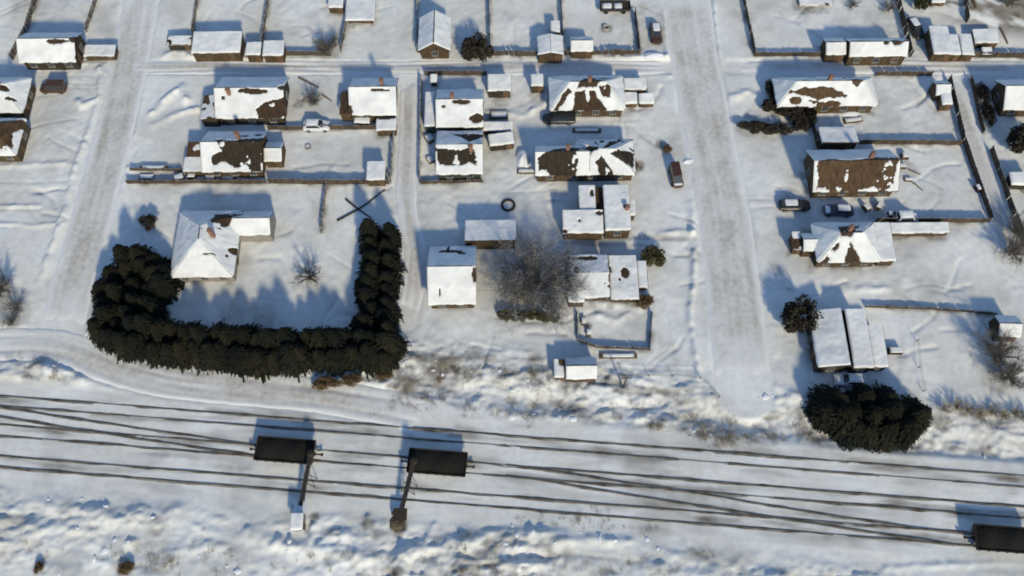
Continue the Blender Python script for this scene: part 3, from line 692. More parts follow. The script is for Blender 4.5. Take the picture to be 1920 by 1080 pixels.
FRAME_ME = {}
def win_mesh(w, h):
    k = (round(w, 2), round(h, 2))
    if k not in FRAME_ME:
        mb = MB()
        for s in (-1, 1):
            mb.box((s * (w / 2 - .04), -.03, 0), (.08, .08, h)); mb.box((0, -.03, s * (h / 2 - .04)), (w - .16, .08, .08))
        mb.box((0, -.025, 0), (.05, .06, h - .16)); mb.box((0, -.07, -h / 2 - .04), (w + .16, .18, .05))
        FRAME_ME[k] = (mb.mesh('window', M['frame']), MB().box((0, -.012, 0), (w - .14, .02, h - .14)).mesh('pane', M['glass']))
    return FRAME_ME[k]

def building(name, label, cat, rect, eave=2.25, rise=1.5, kind='gx', bare=(), base=.10, cov={}, wall='wall_brown', roofm='roof_brown',
             chim=None, win=True, rot=None, group=None, doorside='E', wings=()):
    """rect: the roof's outline in the photograph (west, north, east, south); bare: where the snow has slid or melted off"""
    if kind in ('gx', 'gy', 'hip'): rise *= 1.35
    x0, y0, x1, y1 = rect; xm, ym = (x0 + x1) / 2, (y0 + y1) / 2
    rz = GRID if rot is None else R(rot)
    pn, ps = at(xm, y0, eave), at(xm, y1, eave); pw, pe = at(x0, ym, eave), at(x1, ym, eave)
    c = Vector(((pw.x + pe.x) / 2, (pn.y + ps.y) / 2, 0)); a, b = (pe.x - pw.x) / 2, (pn.y - ps.y) / 2
    t = thing(name, label, cat, (c.x, c.y, 0), rz, group)
    cs, sn = math.cos(rz), math.sin(rz)
    blobs = []
    for bb in bare:
        if isinstance(bb, list):
            blobs.append([tuple(at(x, y, eave + rise * .5)[:2]) for x, y in bb]); continue
        k = bb[4] if len(bb) > 4 else .35; z = eave + rise * .5
        p = at(bb[0], bb[1], z); q = at(bb[0] + bb[2], bb[1], z); r = at(bb[0], bb[1] - bb[3], z)
        blobs.append((p.x, p.y, abs(q.x - p.x), abs(r.y - p.y), k))
    body(t, c, cs, sn, 0, 0, a, b, eave, rise, kind, blobs, base, cov, wall, roofm, chim, win, doorside)
    for wg in wings:                 # further roofs of the same house
        r2 = wg['rect']; e2 = wg.get('eave', eave); xm2, ym2 = (r2[0] + r2[2]) / 2, (r2[1] + r2[3]) / 2
        n2, s2, w2, e_2 = at(xm2, r2[1], e2), at(xm2, r2[3], e2), at(r2[0], ym2, e2), at(r2[2], ym2, e2)
        body(t, c, cs, sn, (w2.x + e_2.x) / 2 - c.x, (n2.y + s2.y) / 2 - c.y, (e_2.x - w2.x) / 2, (n2.y - s2.y) / 2, e2, wg.get('rise', rise),
             wg.get('kind', kind), blobs, wg.get('base', base), wg.get('cov', {}), wg.get('wall', wall), wg.get('roofm', roofm), None, wg.get('win', False), None)
    return t

def body(t, c, cs, sn, ox, oy, a, b, eave, rise, kind, blobs, base, cov, wall, roofm, chim, win, doorside):
    i = .42 if min(a, b) > 2.2 else .16
    wa, wb = a - i, b - i; lo = -.45
    tx = lambda X, Y: (c.x + (X + ox) * cs - (Y + oy) * sn, c.y + (X + ox) * sn + (Y + oy) * cs)
    mb = MB()
    if kind == 'gx':
        e = eave - .12 + rise * i / b
        mb.prism([(-wb, lo), (wb, lo), (wb, e), (0, eave + rise - .13), (-wb, e)], 'x', -wa, wa)
    elif kind == 'gy':
        e = eave - .12 + rise * i / a
        mb.prism([(-wa, lo), (wa, lo), (wa, e), (0, eave + rise - .13), (-wa, e)], 'y', -wb, wb)
    elif kind == 'south':
        mb.prism([(-wb, lo), (wb, lo), (wb, eave + rise * (1 - i / (2 * b)) - .13), (-wb, eave + rise * i / (2 * b) - .13)], 'x', -wa, wa)
    elif kind == 'north':
        mb.prism([(-wb, lo), (wb, lo), (wb, eave + rise * i / (2 * b) - .13), (-wb, eave + rise * (1 - i / (2 * b)) - .13)], 'x', -wa, wa)
    elif kind == 'west':
        mb.prism([(-wa, lo), (wa, lo), (wa, eave + rise * (1 - i / (2 * a)) - .13), (-wa, eave + rise * i / (2 * a) - .13)], 'y', -wb, wb)
    else:
        mb.box((0, 0, (eave + lo) / 2), (2 * wa, 2 * wb, eave - lo))
    mb.build('wall', M[wall], t, (ox, oy, 0))
    sl = roof_slopes(kind, a, b, eave, rise); mb = MB()
    for q in sl.values():
        q2 = [p for k, p in enumerate(q) if not (k == 3 and p == q[2])]; n = len(q2)
        mb.add(q2 + [(x, y, z - .1) for x, y, z in q2], [tuple(range(n)), tuple(range(2 * n - 1, n - 1, -1))] + [(k, n + k, n + (k + 1) % n, (k + 1) % n) for k in range(n)])
    rf = mb.build('roof', M[roofm], t, (ox, oy, 0))
    snow_cover(sl, tx, blobs, base, cov).build('snow_cover', M['roof_snow'], rf, (0, 0, .012), smooth=True)
    if chim:
        cx, cy = chim[0] * a, chim[1] * b; zt = eave + rise + .75
        ch = MB().box((cx, cy, (eave + .2 + zt) / 2), (.5, .5, zt - eave - .2)).box((cx, cy, zt + .05), (.62, .62, .1)).box((cx, cy, zt + .16), (.24, .24, .12))
        ch.build('chimney', M['brick'], rf)
    if win:
        ww, wh = (.95, 1.05) if eave > 2.2 else (.6, .5)
        n = max(1, int(2 * wa / 2.6)); me = win_mesh(ww, wh); zc = eave * .56
        spots = [((-wa + (k + .5) * 2 * wa / n), -wb, 0.0) for k in range(n)] + [(-wa, 0.15 * wb, -math.pi / 2), (wa, .35 * wb, math.pi / 2)]
        for x, y, r in spots:
            w = link('window', me[0], t, (x + ox, y + oy, zc), r); link('pane', me[1], w)
    if doorside:
        x, y, r = {'E': (wa, -.4 * wb, math.pi / 2), 'W': (-wa, -.45 * wb, -math.pi / 2), 'S': (.62 * wa, -wb, 0), 'N': (0, wb, math.pi)}[doorside]
        dh = min(1.95, eave - .3); d = MB().box((0, -.03, dh / 2), (.85, .07, dh)).build('door', M['door'], t, (x + ox, y + oy, .02), r)
        MB().box((.3, -.09, dh / 2), (.05, .07, .16)).build('handle', M['metal'], d)

H = lambda label, rect, **k: building('house', label, 'house', rect, **k)
def S(label, rect, **k):
    k.setdefault('eave', 1.9); k.setdefault('rise', .25); k.setdefault('kind', 'south'); k.setdefault('win', False); k.setdefault('doorside', 'S'); k.setdefault('base', .15)
    return building('shed', label, 'shed', rect, **k)

# houses, west to east and north to south
H('gabled house with bright south roof in the top left corner beside the west road', (42, 62, 150, 117), rise=1.5, bare=[(143, 78, 10, 6), (112, 84, 22, 3), (141, 103, 6, 5)], wall='wall_dark')
H('hip-roofed house cut by the left edge, just below the dark car', (-62, 146, 52, 212), kind='hip', rise=1.8, bare=[(10, 172, 11, 5), (20, 185, 12, 2.5, .2), (-30, 160, 16, 10)], chim=(.3, .1))
H('brown-roofed house with melting snow cut by the left edge', (-70, 222, 41, 292), kind='hip', rise=1.9, bare=[(18, 232, 24, 14), (4, 262, 18, 18), (-30, 250, 30, 20)], roofm='roof_rust', chim=(-.3, .1))
H('gabled house with a brown bare patch at the roof\'s south-east corner, beside the west road', (409, 145, 538, 222), rise=1.7, bare=[[(478, 200), (496, 192), (538, 185), (536, 216), (480, 218)], (475, 178, 30, 4), (531, 172, 8, 5), (420, 187, 4, 3)], wall='wall_dark', chim=(-.55, -.2),
  wings=[dict(rect=(378, 178, 411, 224), eave=2.0, rise=.5, kind='west', roofm='roof_rust', cov={'W': -.10})])
H('gabled house with an even white roof west of the middle lane', (657, 147, 746, 216), rise=1.7, bare=[(716, 176, 20, 2.5), (655, 205, 5, 10)], chim=(.4, .2), doorside='W',
  wings=[dict(rect=(638, 172, 660, 214), eave=1.9, rise=.4, kind='west', roofm='roof_rust', cov={'W': -.16})])
H('house whose roof is mostly dark bare brown with a ragged white lower edge', (384, 247, 498, 322), rise=1.8, roofm='roof_dark', chim=(.2, .3),
  bare=[[(404, 270), (498, 262), (496, 316), (470, 318), (455, 303), (438, 309), (420, 300), (396, 304), (394, 292), (420, 286)], (458, 255, 8, 3), (482, 251, 9, 5)],
  wings=[dict(rect=(352, 268, 386, 296), eave=2.0, rise=.4, kind='south', roofm='roof_rust', base=-.03), dict(rect=(344, 296, 386, 321), eave=1.7, rise=.3, kind='south', roofm='roof_rust', base=.06)])
H('white hip-roofed house with an east wing standing inside the spruce hedge', (328, 396, 447, 520), kind='hip', rise=2.3, wall='wall_block', base=.13, cov={'E': -.06},
  bare=[(436, 462, 12, 7), (392, 478, 16, 2, .2), [(398, 396), (456, 393), (414, 430), (396, 420)], (422, 475, 3, 3)], chim=(.35, .0),
  wings=[dict(rect=(425, 398, 511, 442), kind='gx', rise=1.5, base=.10)])
H('gabled house with grey west and white east roof slopes below the top lane\'s north side', (785, 33, 846, 96), kind='gy', rise=1.3, base=.15, doorside='E')
H('gabled house with a flat-roofed annex just east of the middle lane', (818, 168, 907, 239), rise=1.6, wall='greenish', bare=[(893, 219, 15, 8), (868, 198, 18, 3), (832, 204, 4, 2)], chim=(-.3, .1), doorside='N',
  wings=[dict(rect=(796, 175, 817, 236), eave=2.1, rise=.3, kind='south', base=.15)])
H('hip-roofed house with brown panels on north and south roof below the top lane', (1029, 143, 1170, 207), kind='hip', rise=2.0, chim=(.05, .05), cov={'W': .03},
  bare=[[(1095, 146), (1150, 144), (1117, 170), (1080, 170)], [(1076, 173), (1114, 173), (1154, 212), (1072, 212)], [(1119, 169), (1144, 166), (1147, 183), (1132, 181)], [(1037, 198), (1066, 171), (1073, 174), (1043, 203)]])
H('low house with a brown strip on its roof beside the middle lane', (818, 246, 906, 327), rise=1.5, roofm='roof_dark', bare=[[(820, 284), (892, 285), (896, 306), (824, 307)], [(842, 246), (906, 248), (904, 258), (878, 272), (862, 257)], (878, 322, 24, 4)], wall='greenish', chim=(.5, -.2), doorside='N')
H('long house with big dark bare roof and white snow square, west of east road', (1002, 274, 1104, 329), rise=1.7, roofm='roof_dark', base=.08, chim=(.2, .2),
  bare=[[(1020, 294), (1055, 276), (1082, 272), (1082, 334), (1042, 334), (1026, 314), (1008, 314), (1006, 300)], [(1143, 292), (1190, 277), (1190, 312)], [(1116, 302), (1128, 296), (1166, 332), (1128, 322)], [(1126, 285), (1142, 260), (1166, 256), (1140, 281)], [(1080, 274), (1122, 277), (1120, 289), (1082, 289)]],
  wings=[dict(rect=(1080, 262, 1190, 329), kind='hip', rise=2.1, base=.05, win=True, cov={'W': .10, 'S': -.0}),])
H('flat-roofed white house with stepped roofs and a brown gap, west of the east road', (1132, 350, 1181, 431), kind='south', eave=2.7, rise=.3, base=.16, wall='wall_brown', doorside='E', chim=(.75, -.1), bare=[(1087, 411, 5, 4), (1172, 387, 5, 4), (1110, 360, 6, 8), (1125, 398, 8, 4), (1060, 430, 5, 4)],
  wings=[dict(rect=(1085, 350, 1117, 398), eave=2.4, rise=.3, kind='south', base=.15), dict(rect=(1054, 397, 1131, 436), eave=2.2, rise=.5, kind='south', base=.14), dict(rect=(1112, 352, 1133, 394), eave=1.7, rise=.2, kind='south', base=-.12, roofm='roof_rust'),
         dict(rect=(1178, 377, 1192, 404), eave=1.8, rise=.2, kind='south', base=.15)])
H('gabled house with smooth cream-lit south roof beside the big bare tree', (803, 462, 894, 571), rise=1.9, wall='wall_brown', base=.13, bare=[(845, 468, 24, 4), (866, 473, 12, 5), (840, 460, 3, 7), (824, 545, 2.5, 6), (890, 520, 5, 12)], doorside='W')
H('hip-roofed house with mottled brown south roof at the top right beside the lane', (1452, 145, 1640, 200), kind='hip', rise=1.9, roofm='roof_rust', base=.06, chim=(.0, .1), cov={'W': .06, 'E': .06},
  bare=[(1535, 175, 52, 7), (1560, 190, 22, 7), (1495, 183, 16, 6), (1600, 158, 14, 9), (1540, 155, 22, 3), (1500, 160, 10, 3)])
H('house with wide rusty brown south roof and ragged white eaves, east side', (1516, 281, 1676, 359), rise=1.9, roofm='roof_rust', base=.08, chim=(.35, .2),
  bare=[[(1529, 312), (1556, 303), (1590, 308), (1640, 300), (1680, 300), (1678, 338), (1660, 352), (1640, 343), (1610, 351), (1534, 350)]])
H('hip-roofed house with one dark brown triangle, below the row of parked cars', (1525, 418, 1644, 492), kind='hip', rise=2.1, roofm='roof_brown', chim=(-.05, .15), base=.14,
  bare=[[(1570, 424), (1616, 420), (1592, 451), (1568, 449)], [(1590, 455), (1640, 497), (1590, 497)], [(1537, 490), (1568, 456), (1574, 461), (1544, 494)]],
  wings=[dict(rect=(1503, 437, 1542, 470), eave=2.1, rise=.8, kind='gx', base=.12), dict(rect=(1641, 421, 1674, 490), eave=1.9, rise=.35, kind='south', base=.13)])
H('broad white-roofed house split by a dark gutter, in front of the dark conifer clump', (1525, 581, 1581, 689), kind='west', eave=2.3, rise=.9, base=.15, wall='wall_dark', doorside='W',
  wings=[dict(rect=(1591, 582, 1630, 689), eave=2.5, rise=.35, kind='south', base=.15, win=True), dict(rect=(1580, 584, 1592, 687), eave=2.0, rise=.2, kind='south', base=-.2, roofm='roof_dark', cov={'S': -.1}),
         dict(rect=(1629, 612, 1660, 688), eave=2.1, rise=.3, kind='south', base=.15, win=True)], rot=.3)
H('gabled house with a grey north slope and cream south slope cut by the right edge', (1872, 150, 1990, 206), rise=1.6, base=.13, bare=[(1873, 180, 8, 8)], wall='wall_brown', doorside='N')
H('long low gabled house with a brown hole in the roof snow at the top right', (1588, 73, 1698, 106), eave=2.3, rise=1.0, base=.14, wall='wall_brown', bare=[(1678, 82, 12, 6), (1660, 84, 6, 4)], doorside='S')
building('garage', 'wide flat-roofed garage with a brown south wall beside the top lane', 'garage', (361, 63, 453, 99), eave=2.2, rise=.35, kind='south', base=.15, win=False, doorside='S')
building('barn', 'flat pale roofed barn just north of the big bare tree', 'barn', (871, 412, 968, 455), eave=2.3, rise=.5, kind='north', base=.15, win=False, doorside='W')

S('low long woodshed with brown sides beside the west road in the top left', (158, 86, 217, 105), eave=1.2, rise=.2, roofm='roof_rust', base=.07)
S('small grey lean-to against the garage\'s west side', (313, 69, 360, 84), eave=1.5, rise=.2, base=.02, wall='wall_dark')
S('small flat shed, west one of the two beside the garage', (461, 82, 490, 103))
S('square white-roofed shed, east one of the two beside the garage', (493, 79, 533, 104))
S('tiny white-topped shed cut by the top edge left of the middle', (615, -4, 644, 14), eave=1.5)
S('small shed with a bright roof south of the even white-roofed house', (705, 222, 744, 244), eave=1.7, bare=[(725, 222, 20, 3)])
S('low snow-covered coop just south of the even white-roofed house', (664, 218, 694, 230), eave=.9, rise=.15)
S('shed with a beige upper and white lower roof east of the dark-roofed house', (497, 267, 531, 303), kind='gx', rise=.7, eave=1.8)
S('square white shed in the south-east corner of the empty walled yard', (687, 305, 723, 337), eave=2.0, wall='wall_brown')
S('square two-tone shed beside the top lane\'s fence, taller one', (1008, 67, 1056, 103), kind='gy', rise=.4, eave=2.1)
S('small white-lipped shed east of the two-tone shed by the top lane', (1069, 70, 1112, 96), kind='gx', rise=.6)
S('tiny square shed behind the two-tone shed by the top lane', (1032, 42, 1050, 61), eave=1.5)
S('white shed on the lane behind the house with the annex', (914, 143, 958, 170), eave=1.9, rise=.4, wall='wall_dark')
S('tiny white kennel in the north-west corner of the annexed house\'s yard', (806, 142, 820, 155), eave=1.1, doorside='E')
S('small square white shed touching the hip-roofed house\'s west side', (995, 142, 1019, 161), eave=1.9)
S('narrow shed nearest the lane at the hip-roofed house\'s east end', (1169, 149, 1213, 168), eave=1.6, base=.10)
S('low white coop, left one of two east of the hip-roofed house', (1168, 176, 1195, 194), eave=1.1)
S('low white coop, right one of two east of the hip-roofed house', (1197, 178, 1227, 194), eave=1.1)
S('skewed white-roofed shed between the brown strip house and the long dark house', (916, 252, 964, 271), eave=1.6, rot=9, wall='wall_dark')
S('narrow white-roofed shed under the annexed house\'s south-east corner', (905, 231, 962, 245), eave=1.3, wall='wall_dark')
H('low broad house with two joined pale roofs, east of the huge bare tree', (1068, 477, 1142, 558), eave=2.1, rise=.7, kind='gx', base=.05, doorside='E', bare=[(1100, 482, 26, 4), (1080, 508, 6, 8, .2), (1174, 506, 9, 11), (1144, 500, 4, 8), (1142, 522, 3, 8), (1200, 560, 14, 7)],
  wings=[dict(rect=(1142, 482, 1196, 562), eave=1.5, rise=.35, kind='south', base=.06), dict(rect=(1195, 492, 1214, 540), eave=1.3, rise=.25, kind='south', base=.05), dict(rect=(1064, 548, 1096, 566), eave=2.0, rise=.2, kind='south', base=.13)])
S('small gabled shed, larger one of the pair above the railway ditch', (1060, 671, 1119, 711), kind='gx', rise=.8, eave=1.6)
S('narrow shed, smaller one of the pair above the railway ditch', (1038, 675, 1058, 708), eave=1.5, bare=[(1053, 680, 8, 8)], roofm='roof_rust')
S('small shed with grey north and white south roof west of the long low house', (1545, 72, 1584, 103), kind='gx', rise=.7, eave=1.9)
S('tall narrow white shed, westernmost of three by the top right lane', (1745, 52, 1782, 101), eave=2.0, rot=-1.5)
S('narrow white shed, middle of three by the top right lane', (1777, 67, 1799, 102), eave=1.9, rot=-1.5)
S('narrow white shed, easternmost of three by the top right lane', (1800, 67, 1824, 102), eave=1.9, rot=-1.5)
S('ramshackle snow-spattered shed right of the three narrow sheds', (1824, 57, 1872, 80), eave=1.5, base=.09, roofm='roof_dark')
S('tiny snowy box shed below the ramshackle shed at top right', (1840, 91, 1860, 101), eave=.9)
S('small two-tone shed at the lane corner of the flat snowy plot, northern one', (1751, 152, 1780, 178), kind='gx', rise=.6, eave=1.8)
S('small white shed at the lane corner of the flat snowy plot, southern one', (1764, 178, 1785, 196), eave=1.7)
S('dim blue-roofed shed behind the wide rusty-roofed house', (1536, 238, 1606, 271), eave=1.9, kind='north', rise=.4, wall='wall_dark')
S('brown box shed at the west end of the triangle-roofed house', (1485, 436, 1503, 467), eave=1.9, base=-.02, roofm='roof_rust')
S('long low lean-to stretching east from the triangle-roofed house', (1668, 419, 1780, 437), eave=1.3, rise=.25, base=.06, roofm='roof_rust')
S('white lean-to shed at the right edge near the bare trees', (1868, 592, 1911, 632), kind='gx', rise=.7, eave=1.9, wall='wall_dark', rot=-2)
S('white-topped hut cut by the right edge below the dark round tree', (1893, 325, 1945, 346), eave=1.6, wall='wall_dark')
S('pale fenced lean-to cut by the top edge left of the middle', (648, -6, 704, 38), eave=1.2, rise=.2, base=.14)
S('small snowy hut in the top right yard cut by the top edge', (1745, -8, 1772, 5), eave=1.5)
building('kiosk', 'small white kiosk at the foot of the left conveyor', 'kiosk', (544, 963, 569, 993), eave=1.9, rise=.2, kind='south', base=.15, wall='wall_plaster', win=True, doorside='E')
building('cold_frame', 'low white-framed cold frame cut by the top edge at right', 'cold frame', (1497, -12, 1560, 10), eave=.5, rise=.2, kind='south', base=.05, wall='wall_plaster', win=False, doorside=None)

# ------------------------------------------------------------------ fences
POST = MB().box((0, 0, .85), (.11, .11, 2.0)).mesh('post', M['fence'])
def fence(label, pts, h=1.5, mt='fence'):
    P = [at(x, y) for x, y in pts]; o = P[0]; z0 = gz(o.x, o.y)
    t = thing('board_fence', label, 'fence', (o.x, o.y, 0))
    for a, b in zip(P[:-1], P[1:]):
        d = b - a; L = d.length; n = max(1, round(L / 2.5)); pl = L / n; ang = math.atan2(d.y, d.x)
        vs_ = []
        for v in range(2):
            mb = MB(); nb = int(pl / .165)
            for k in range(nb):
                hh = h * (1 + rnd.uniform(-.05, .04))
                if rnd.random() < .03: continue
                mb.box((.08 + k * (pl - .08) / nb + .07, rnd.uniform(-.008, .008), hh / 2 - .15), (.15, .025, hh + .3))
            for z in (.35, h - .3): mb.box((pl / 2, .05, z), (pl - .02, .05, .09))
            vs_.append(mb.mesh('fence_panel', M[mt]))
        for k in range(n):
            q = a + d * (k / n); z = gz(q.x, q.y)
            link('fence_panel', vs_[k % 2], t, (q.x - o.x, q.y - o.y, z), ang)
            link('post', POST, t, (q.x - o.x, q.y - o.y, z - .1), ang, (1, 1, h / 1.6))
    e = P[-1]; link('post', POST, t, (e.x - o.x, e.y - o.y, gz(e.x, e.y) - .1), 0, (1, 1, h / 1.6))
for lab, pts, h in FENCES:
    fence(lab, pts, h * .82)

def wire_fence(label, pts, z=1.0):
    P = [at(x, y) for x, y in pts]; o = P[0]; t = thing('wire_fence', label, 'fence', (o.x, o.y, 0))
    tops = []
    for a, b in zip(P[:-1], P[1:]):
        n = max(1, round((b - a).length / 2.6))
        for k in range(n): tops.append(a.lerp(b, k / n))
    tops.append(P[-1]); T = []
    for q in tops:
        g = gz(q.x, q.y); MB().tube((q.x - o.x, q.y - o.y, g - .3), (q.x - o.x + rnd.uniform(-.05, .05), q.y - o.y, g + z), .06, .05).build('post', M['fence'], t); T.append(Vector((q.x - o.x, q.y - o.y, g)))
    for hh in (.45, .9):
        mb = MB()
        for a, b in zip(T[:-1], T[1:]): mb.tube(a + Vector((0, 0, hh)), b + Vector((0, 0, hh)), .018, n=3)
        mb.build('wire', M['rust'], t)
wire_fence('post and wire fence running east from the small gabled shed to the road', [(1120, 710), (1170, 707), (1260, 706), (1312, 712), (1348, 745)])
wire_fence('row of short posts with wire east of the broad split-roofed house', [(1718, 640), (1722, 690), (1730, 735)], .8)

def pole(label, px, py, h=7.0):
    p = at(px, py); t = thing('utility_pole', label, 'pole', (p.x, p.y, gz(p.x, p.y) - .1))
    MB().tube((0, 0, -.3), (0, 0, h), .13, .09, 8).build('mast', M['bark'], t)
    MB().box((0, 0, h - .35), (1.5, .1, .1)).build('crossarm', M['bark'], t)
    for x in (-.65, 0, .65): MB().tube((x, 0, h - .3), (x, 0, h - .1), .04, .03).build('insulator', M['frame'], t)
pole('utility pole on the verge of the east road by the wire fence', 1168, 728, 4.2)

# ------------------------------------------------------------------ vehicles
def car(label, px, py, head, paint='paint_dark', L=4.3, snow=(1, 0, 0), van=False):
    """snow: roof, bonnet, boot"""
    p = at(px, py, .6); t = thing('parked_car', label, 'car', (p.x, p.y, gz(p.x, p.y) - .03), R(head), 'parked cars')
    W = 1.7; st = [(-.5, .62, .45, .78), (-.47, .80, .32, .88), (-.30, .84, .24, .92), (.02, .85, .22, .93), (.28, .84, .24, .90), (.44, .78, .30, .80), (.5, .60, .40, .66)]
    mb = MB(); n = 8
    for x, w, z0, z1 in st:
        w = w * W / 1.7
        mb.v += [(x * L, -w * .92, z0), (x * L, -w, z0 + .15), (x * L, -w, z1 - .14), (x * L, -w * .86, z1), (x * L, w * .86, z1), (x * L, w, z1 - .14), (x * L, w, z0 + .15), (x * L, w * .92, z0)]
    for i in range(len(st) - 1):
        mb.f += [(i * n + j, i * n + (j + 1) % n, (i + 1) * n + (j + 1) % n, (i + 1) * n + j) for j in range(n)]
    mb.f += [tuple(range(n)), tuple(range(len(st) * n - 1, len(st) * n - n - 1, -1))]
    mb.build('car_body', M[paint], t)
    b0, b1, r0, r1 = (-.42, .24, -.36, .08) if not van else (-.49, .30, -.48, .16)
    zt = 1.42 if not van else 1.75
    def ring(z, x0, x1, w): return [(x0 * L, -w, z), (x1 * L, -w, z), (x1 * L, w, z), (x0 * L, w, z)]
    lo, hi = ring(.90, b0, b1, .74), ring(zt, r0, r1, .60)
    MB().add(lo + hi, [(4, 5, 6, 7), (0, 1, 5, 4), (1, 2, 6, 5), (2, 3, 7, 6), (3, 0, 4, 7)]).build('cabin', M[paint], t)
    def pane(name, q, off):
        c = sum((Vector(v) for v in q), Vector()) / 4; q = [c + (Vector(v) - c) * .86 + Vector(off) for v in q]
        MB().add(q, [(0, 1, 2, 3)]).build(name, M['glass'], t)
    pane('windscreen', [lo[1], lo[2], hi[2], hi[1]], (.015, 0, .008)); pane('rear_window', [lo[3], lo[0], hi[0], hi[3]], (-.015, 0, .008))
    pane('side_window', [lo[0], lo[1], hi[1], hi[0]], (0, -.012, .006)); pane('side_window', [lo[2], lo[3], hi[3], hi[2]], (0, .012, .006))
    for sx in (-.30, .31):
        for sy in (-1, 1):
            w = MB().tube((sx * L, sy * .80 - .09, .31), (sx * L, sy * .80 + .09, .31), .31, n=14).build('wheel', M['tyre'], t)
            MB().tube((sx * L, sy * .90 - .012, .31), (sx * L, sy * .90 + .012, .31), .18, n=10).build('rim', M['metal'], w)
    for sy in (-1, 1):
        MB().box((.492 * L, sy * .52, .60), (.06, .26, .13)).build('headlight', M['lamp'], t); MB().box((-.492 * L, sy * .55, .68), (.05, .2, .16)).build('tail_light', M['tail'], t)
    def drift(x0, x1, w, z, th):
        nx, ny = 10, 8; G = np.zeros((ny, nx, 3))
        for i in range(ny):
            for j in range(nx):
                u, v = j / (nx - 1), i / (ny - 1)
                e = (1 - (2 * u - 1) ** 8) * (1 - (2 * v - 1) ** 6)
                G[i, j] = ((x0 + (x1 - x0) * u) * L, (2 * v - 1) * w, z + th * e * rnd.uniform(.75, 1.05) - .02)
        MB().grid(G).build('snow_cover', M['roof_snow'], t, smooth=True)
    if snow[0]: drift(r0 + .01, r1 - .01, .57, zt, .11)
    if snow[1]: drift(b1 + .03, .44, .62, .87, .09)
    if snow[2]: drift(-.47, b0 - .01, .62, .89, .08)
car('dark brown car without snow beside the west road, below the top left house', 100, 164, 180, 'paint_brown', 4.0, (0, 0, 0), True)
car('dark car with a snowy roof parked along the east road near the top', 1230, 63, -88, 'paint_brown', 4.2, (1, 0, 0))
car('black car with a snowy roof and fresh wheel tracks behind it, east side', 1490, 384, 0, 'paint_dark', 4.5, (1, 0, 0))
car('dark car largely snowed over, right behind the black car with fresh tracks', 1572, 394, 178, 'paint_blue', 4.3, (1, 1, 0))
car('long dark van south of the hip-roofed house with brown panels', 1048, 222, 180, 'paint_dark', 5.0, (0, 0, 0), True)
car('rusty brown van standing alone on the verge of the east road', 1268, 330, -84, 'paint_brown', 3.8, (0, 1, 0), True)
car('snow-buried car between the two gabled houses west of the middle lane', 594, 236, 0, 'paint_white', 4.0, (1, 1, 1))
car('dark car with a bright snowy roof in the top right yard', 1716, 52, -72, 'paint_dark', 4.2, (1, 0, 0))
car('snowed-in car against the south wall of the broad split-roofed house', 1594, 712, 178, 'paint_white', 4.0, (1, 1, 1))
car('small white van by the dark fence, right of the parked cars', 1700, 410, 2, 'paint_white', 3.0, (1, 0, 0), True)

def trailer(label, px, py):
    p = at(px, py); t = thing('flatbed_trailer', label, 'trailer', (p.x, p.y, gz(p.x, p.y)), 0)
    MB().box((0, 0, .75), (4.9, 1.9, .14)).build('bed', M['wall_dark'], t)
    for s in (-1, 1):
        MB().box((0, s * .93, 1.0), (4.9, .06, .4)).build('side_board', M['wall_dark'], t); MB().box((s * 2.43, 0, 1.0), (.06, 1.8, .4)).build('end_board', M['wall_dark'], t)
        for x in (-1.4, 1.4): MB().tube((x, s * .8 - .1, .36), (x, s * .8 + .1, .36), .36, n=12).build('wheel', M['tyre'], t)
    MB().tube((2.4, 0, .6), (3.5, 0, .5), .05).build('drawbar', M['rust'], t)
    for k, (x, w) in enumerate(((-1.3, 1.6), (.5, 1.3))):
        G = np.zeros((8, 10, 3))
        for i in range(8):
            for j in range(10):
                u, v = j / 9, i / 7; G[i, j] = (x + (u - .5) * w, (v - .5) * 1.4, .83 + .35 * (1 - (2 * u - 1) ** 4) * (1 - (2 * v - 1) ** 4) * rnd.uniform(.8, 1))
        MB().grid(G).build('snow_load', M['roof_snow'], t, smooth=True)
trailer('dark flatbed trailer carrying two heaps of snow near the top edge', 1152, 19)

# ------------------------------------------------------------------ plants
def spruce_mesh(seed):
    r = random.Random(seed); mb = MB(); lob = [r.uniform(.72, 1.12) for _ in range(9)]
    for k in range(1500):
        f = r.random() ** 1.15                      # 0 at the skirt, 1 at the top
        a = r.uniform(0, 6.283); la = lob[int(a / 6.284 * 9)] * (1 + .15 * math.sin(f * 34 + seed))
        Rz = ((1 - f) ** .62 * la + .02) * r.choice((1, 1, 1, .9, 1.12)); z = .06 + .94 * f
        q = math.sqrt(r.random()); rr = Rz * (.25 + .75 * q)
        ln = .10 + .17 * r.random(); w = .025 + .04 * r.random(); dr = (.03 + .13 * r.random()) * (1.2 - f)
        ca, sa = math.cos(a), math.sin(a); x0, y0 = ca * (rr - ln * .6), sa * (rr - ln * .6); x1, y1 = ca * (rr + ln * .4), sa * (rr + ln * .4)
        tw = r.uniform(-.035, .035)
        mb.add([(x0 - sa * w * .5, y0 + ca * w * .5, z + dr * .5), (x0 + sa * w * .5, y0 - ca * w * .5, z + dr * .5 + tw), (x1 + sa * w, y1 - ca * w, z - dr * .5 + tw), (x1 + ca * .06, y1 + sa * .06, z - dr * .8), (x1 - sa * w, y1 + ca * w, z - dr * .5)],
               [(0, 1, 2, 3, 4)])
    return mb.mesh('crown', M['needle'])
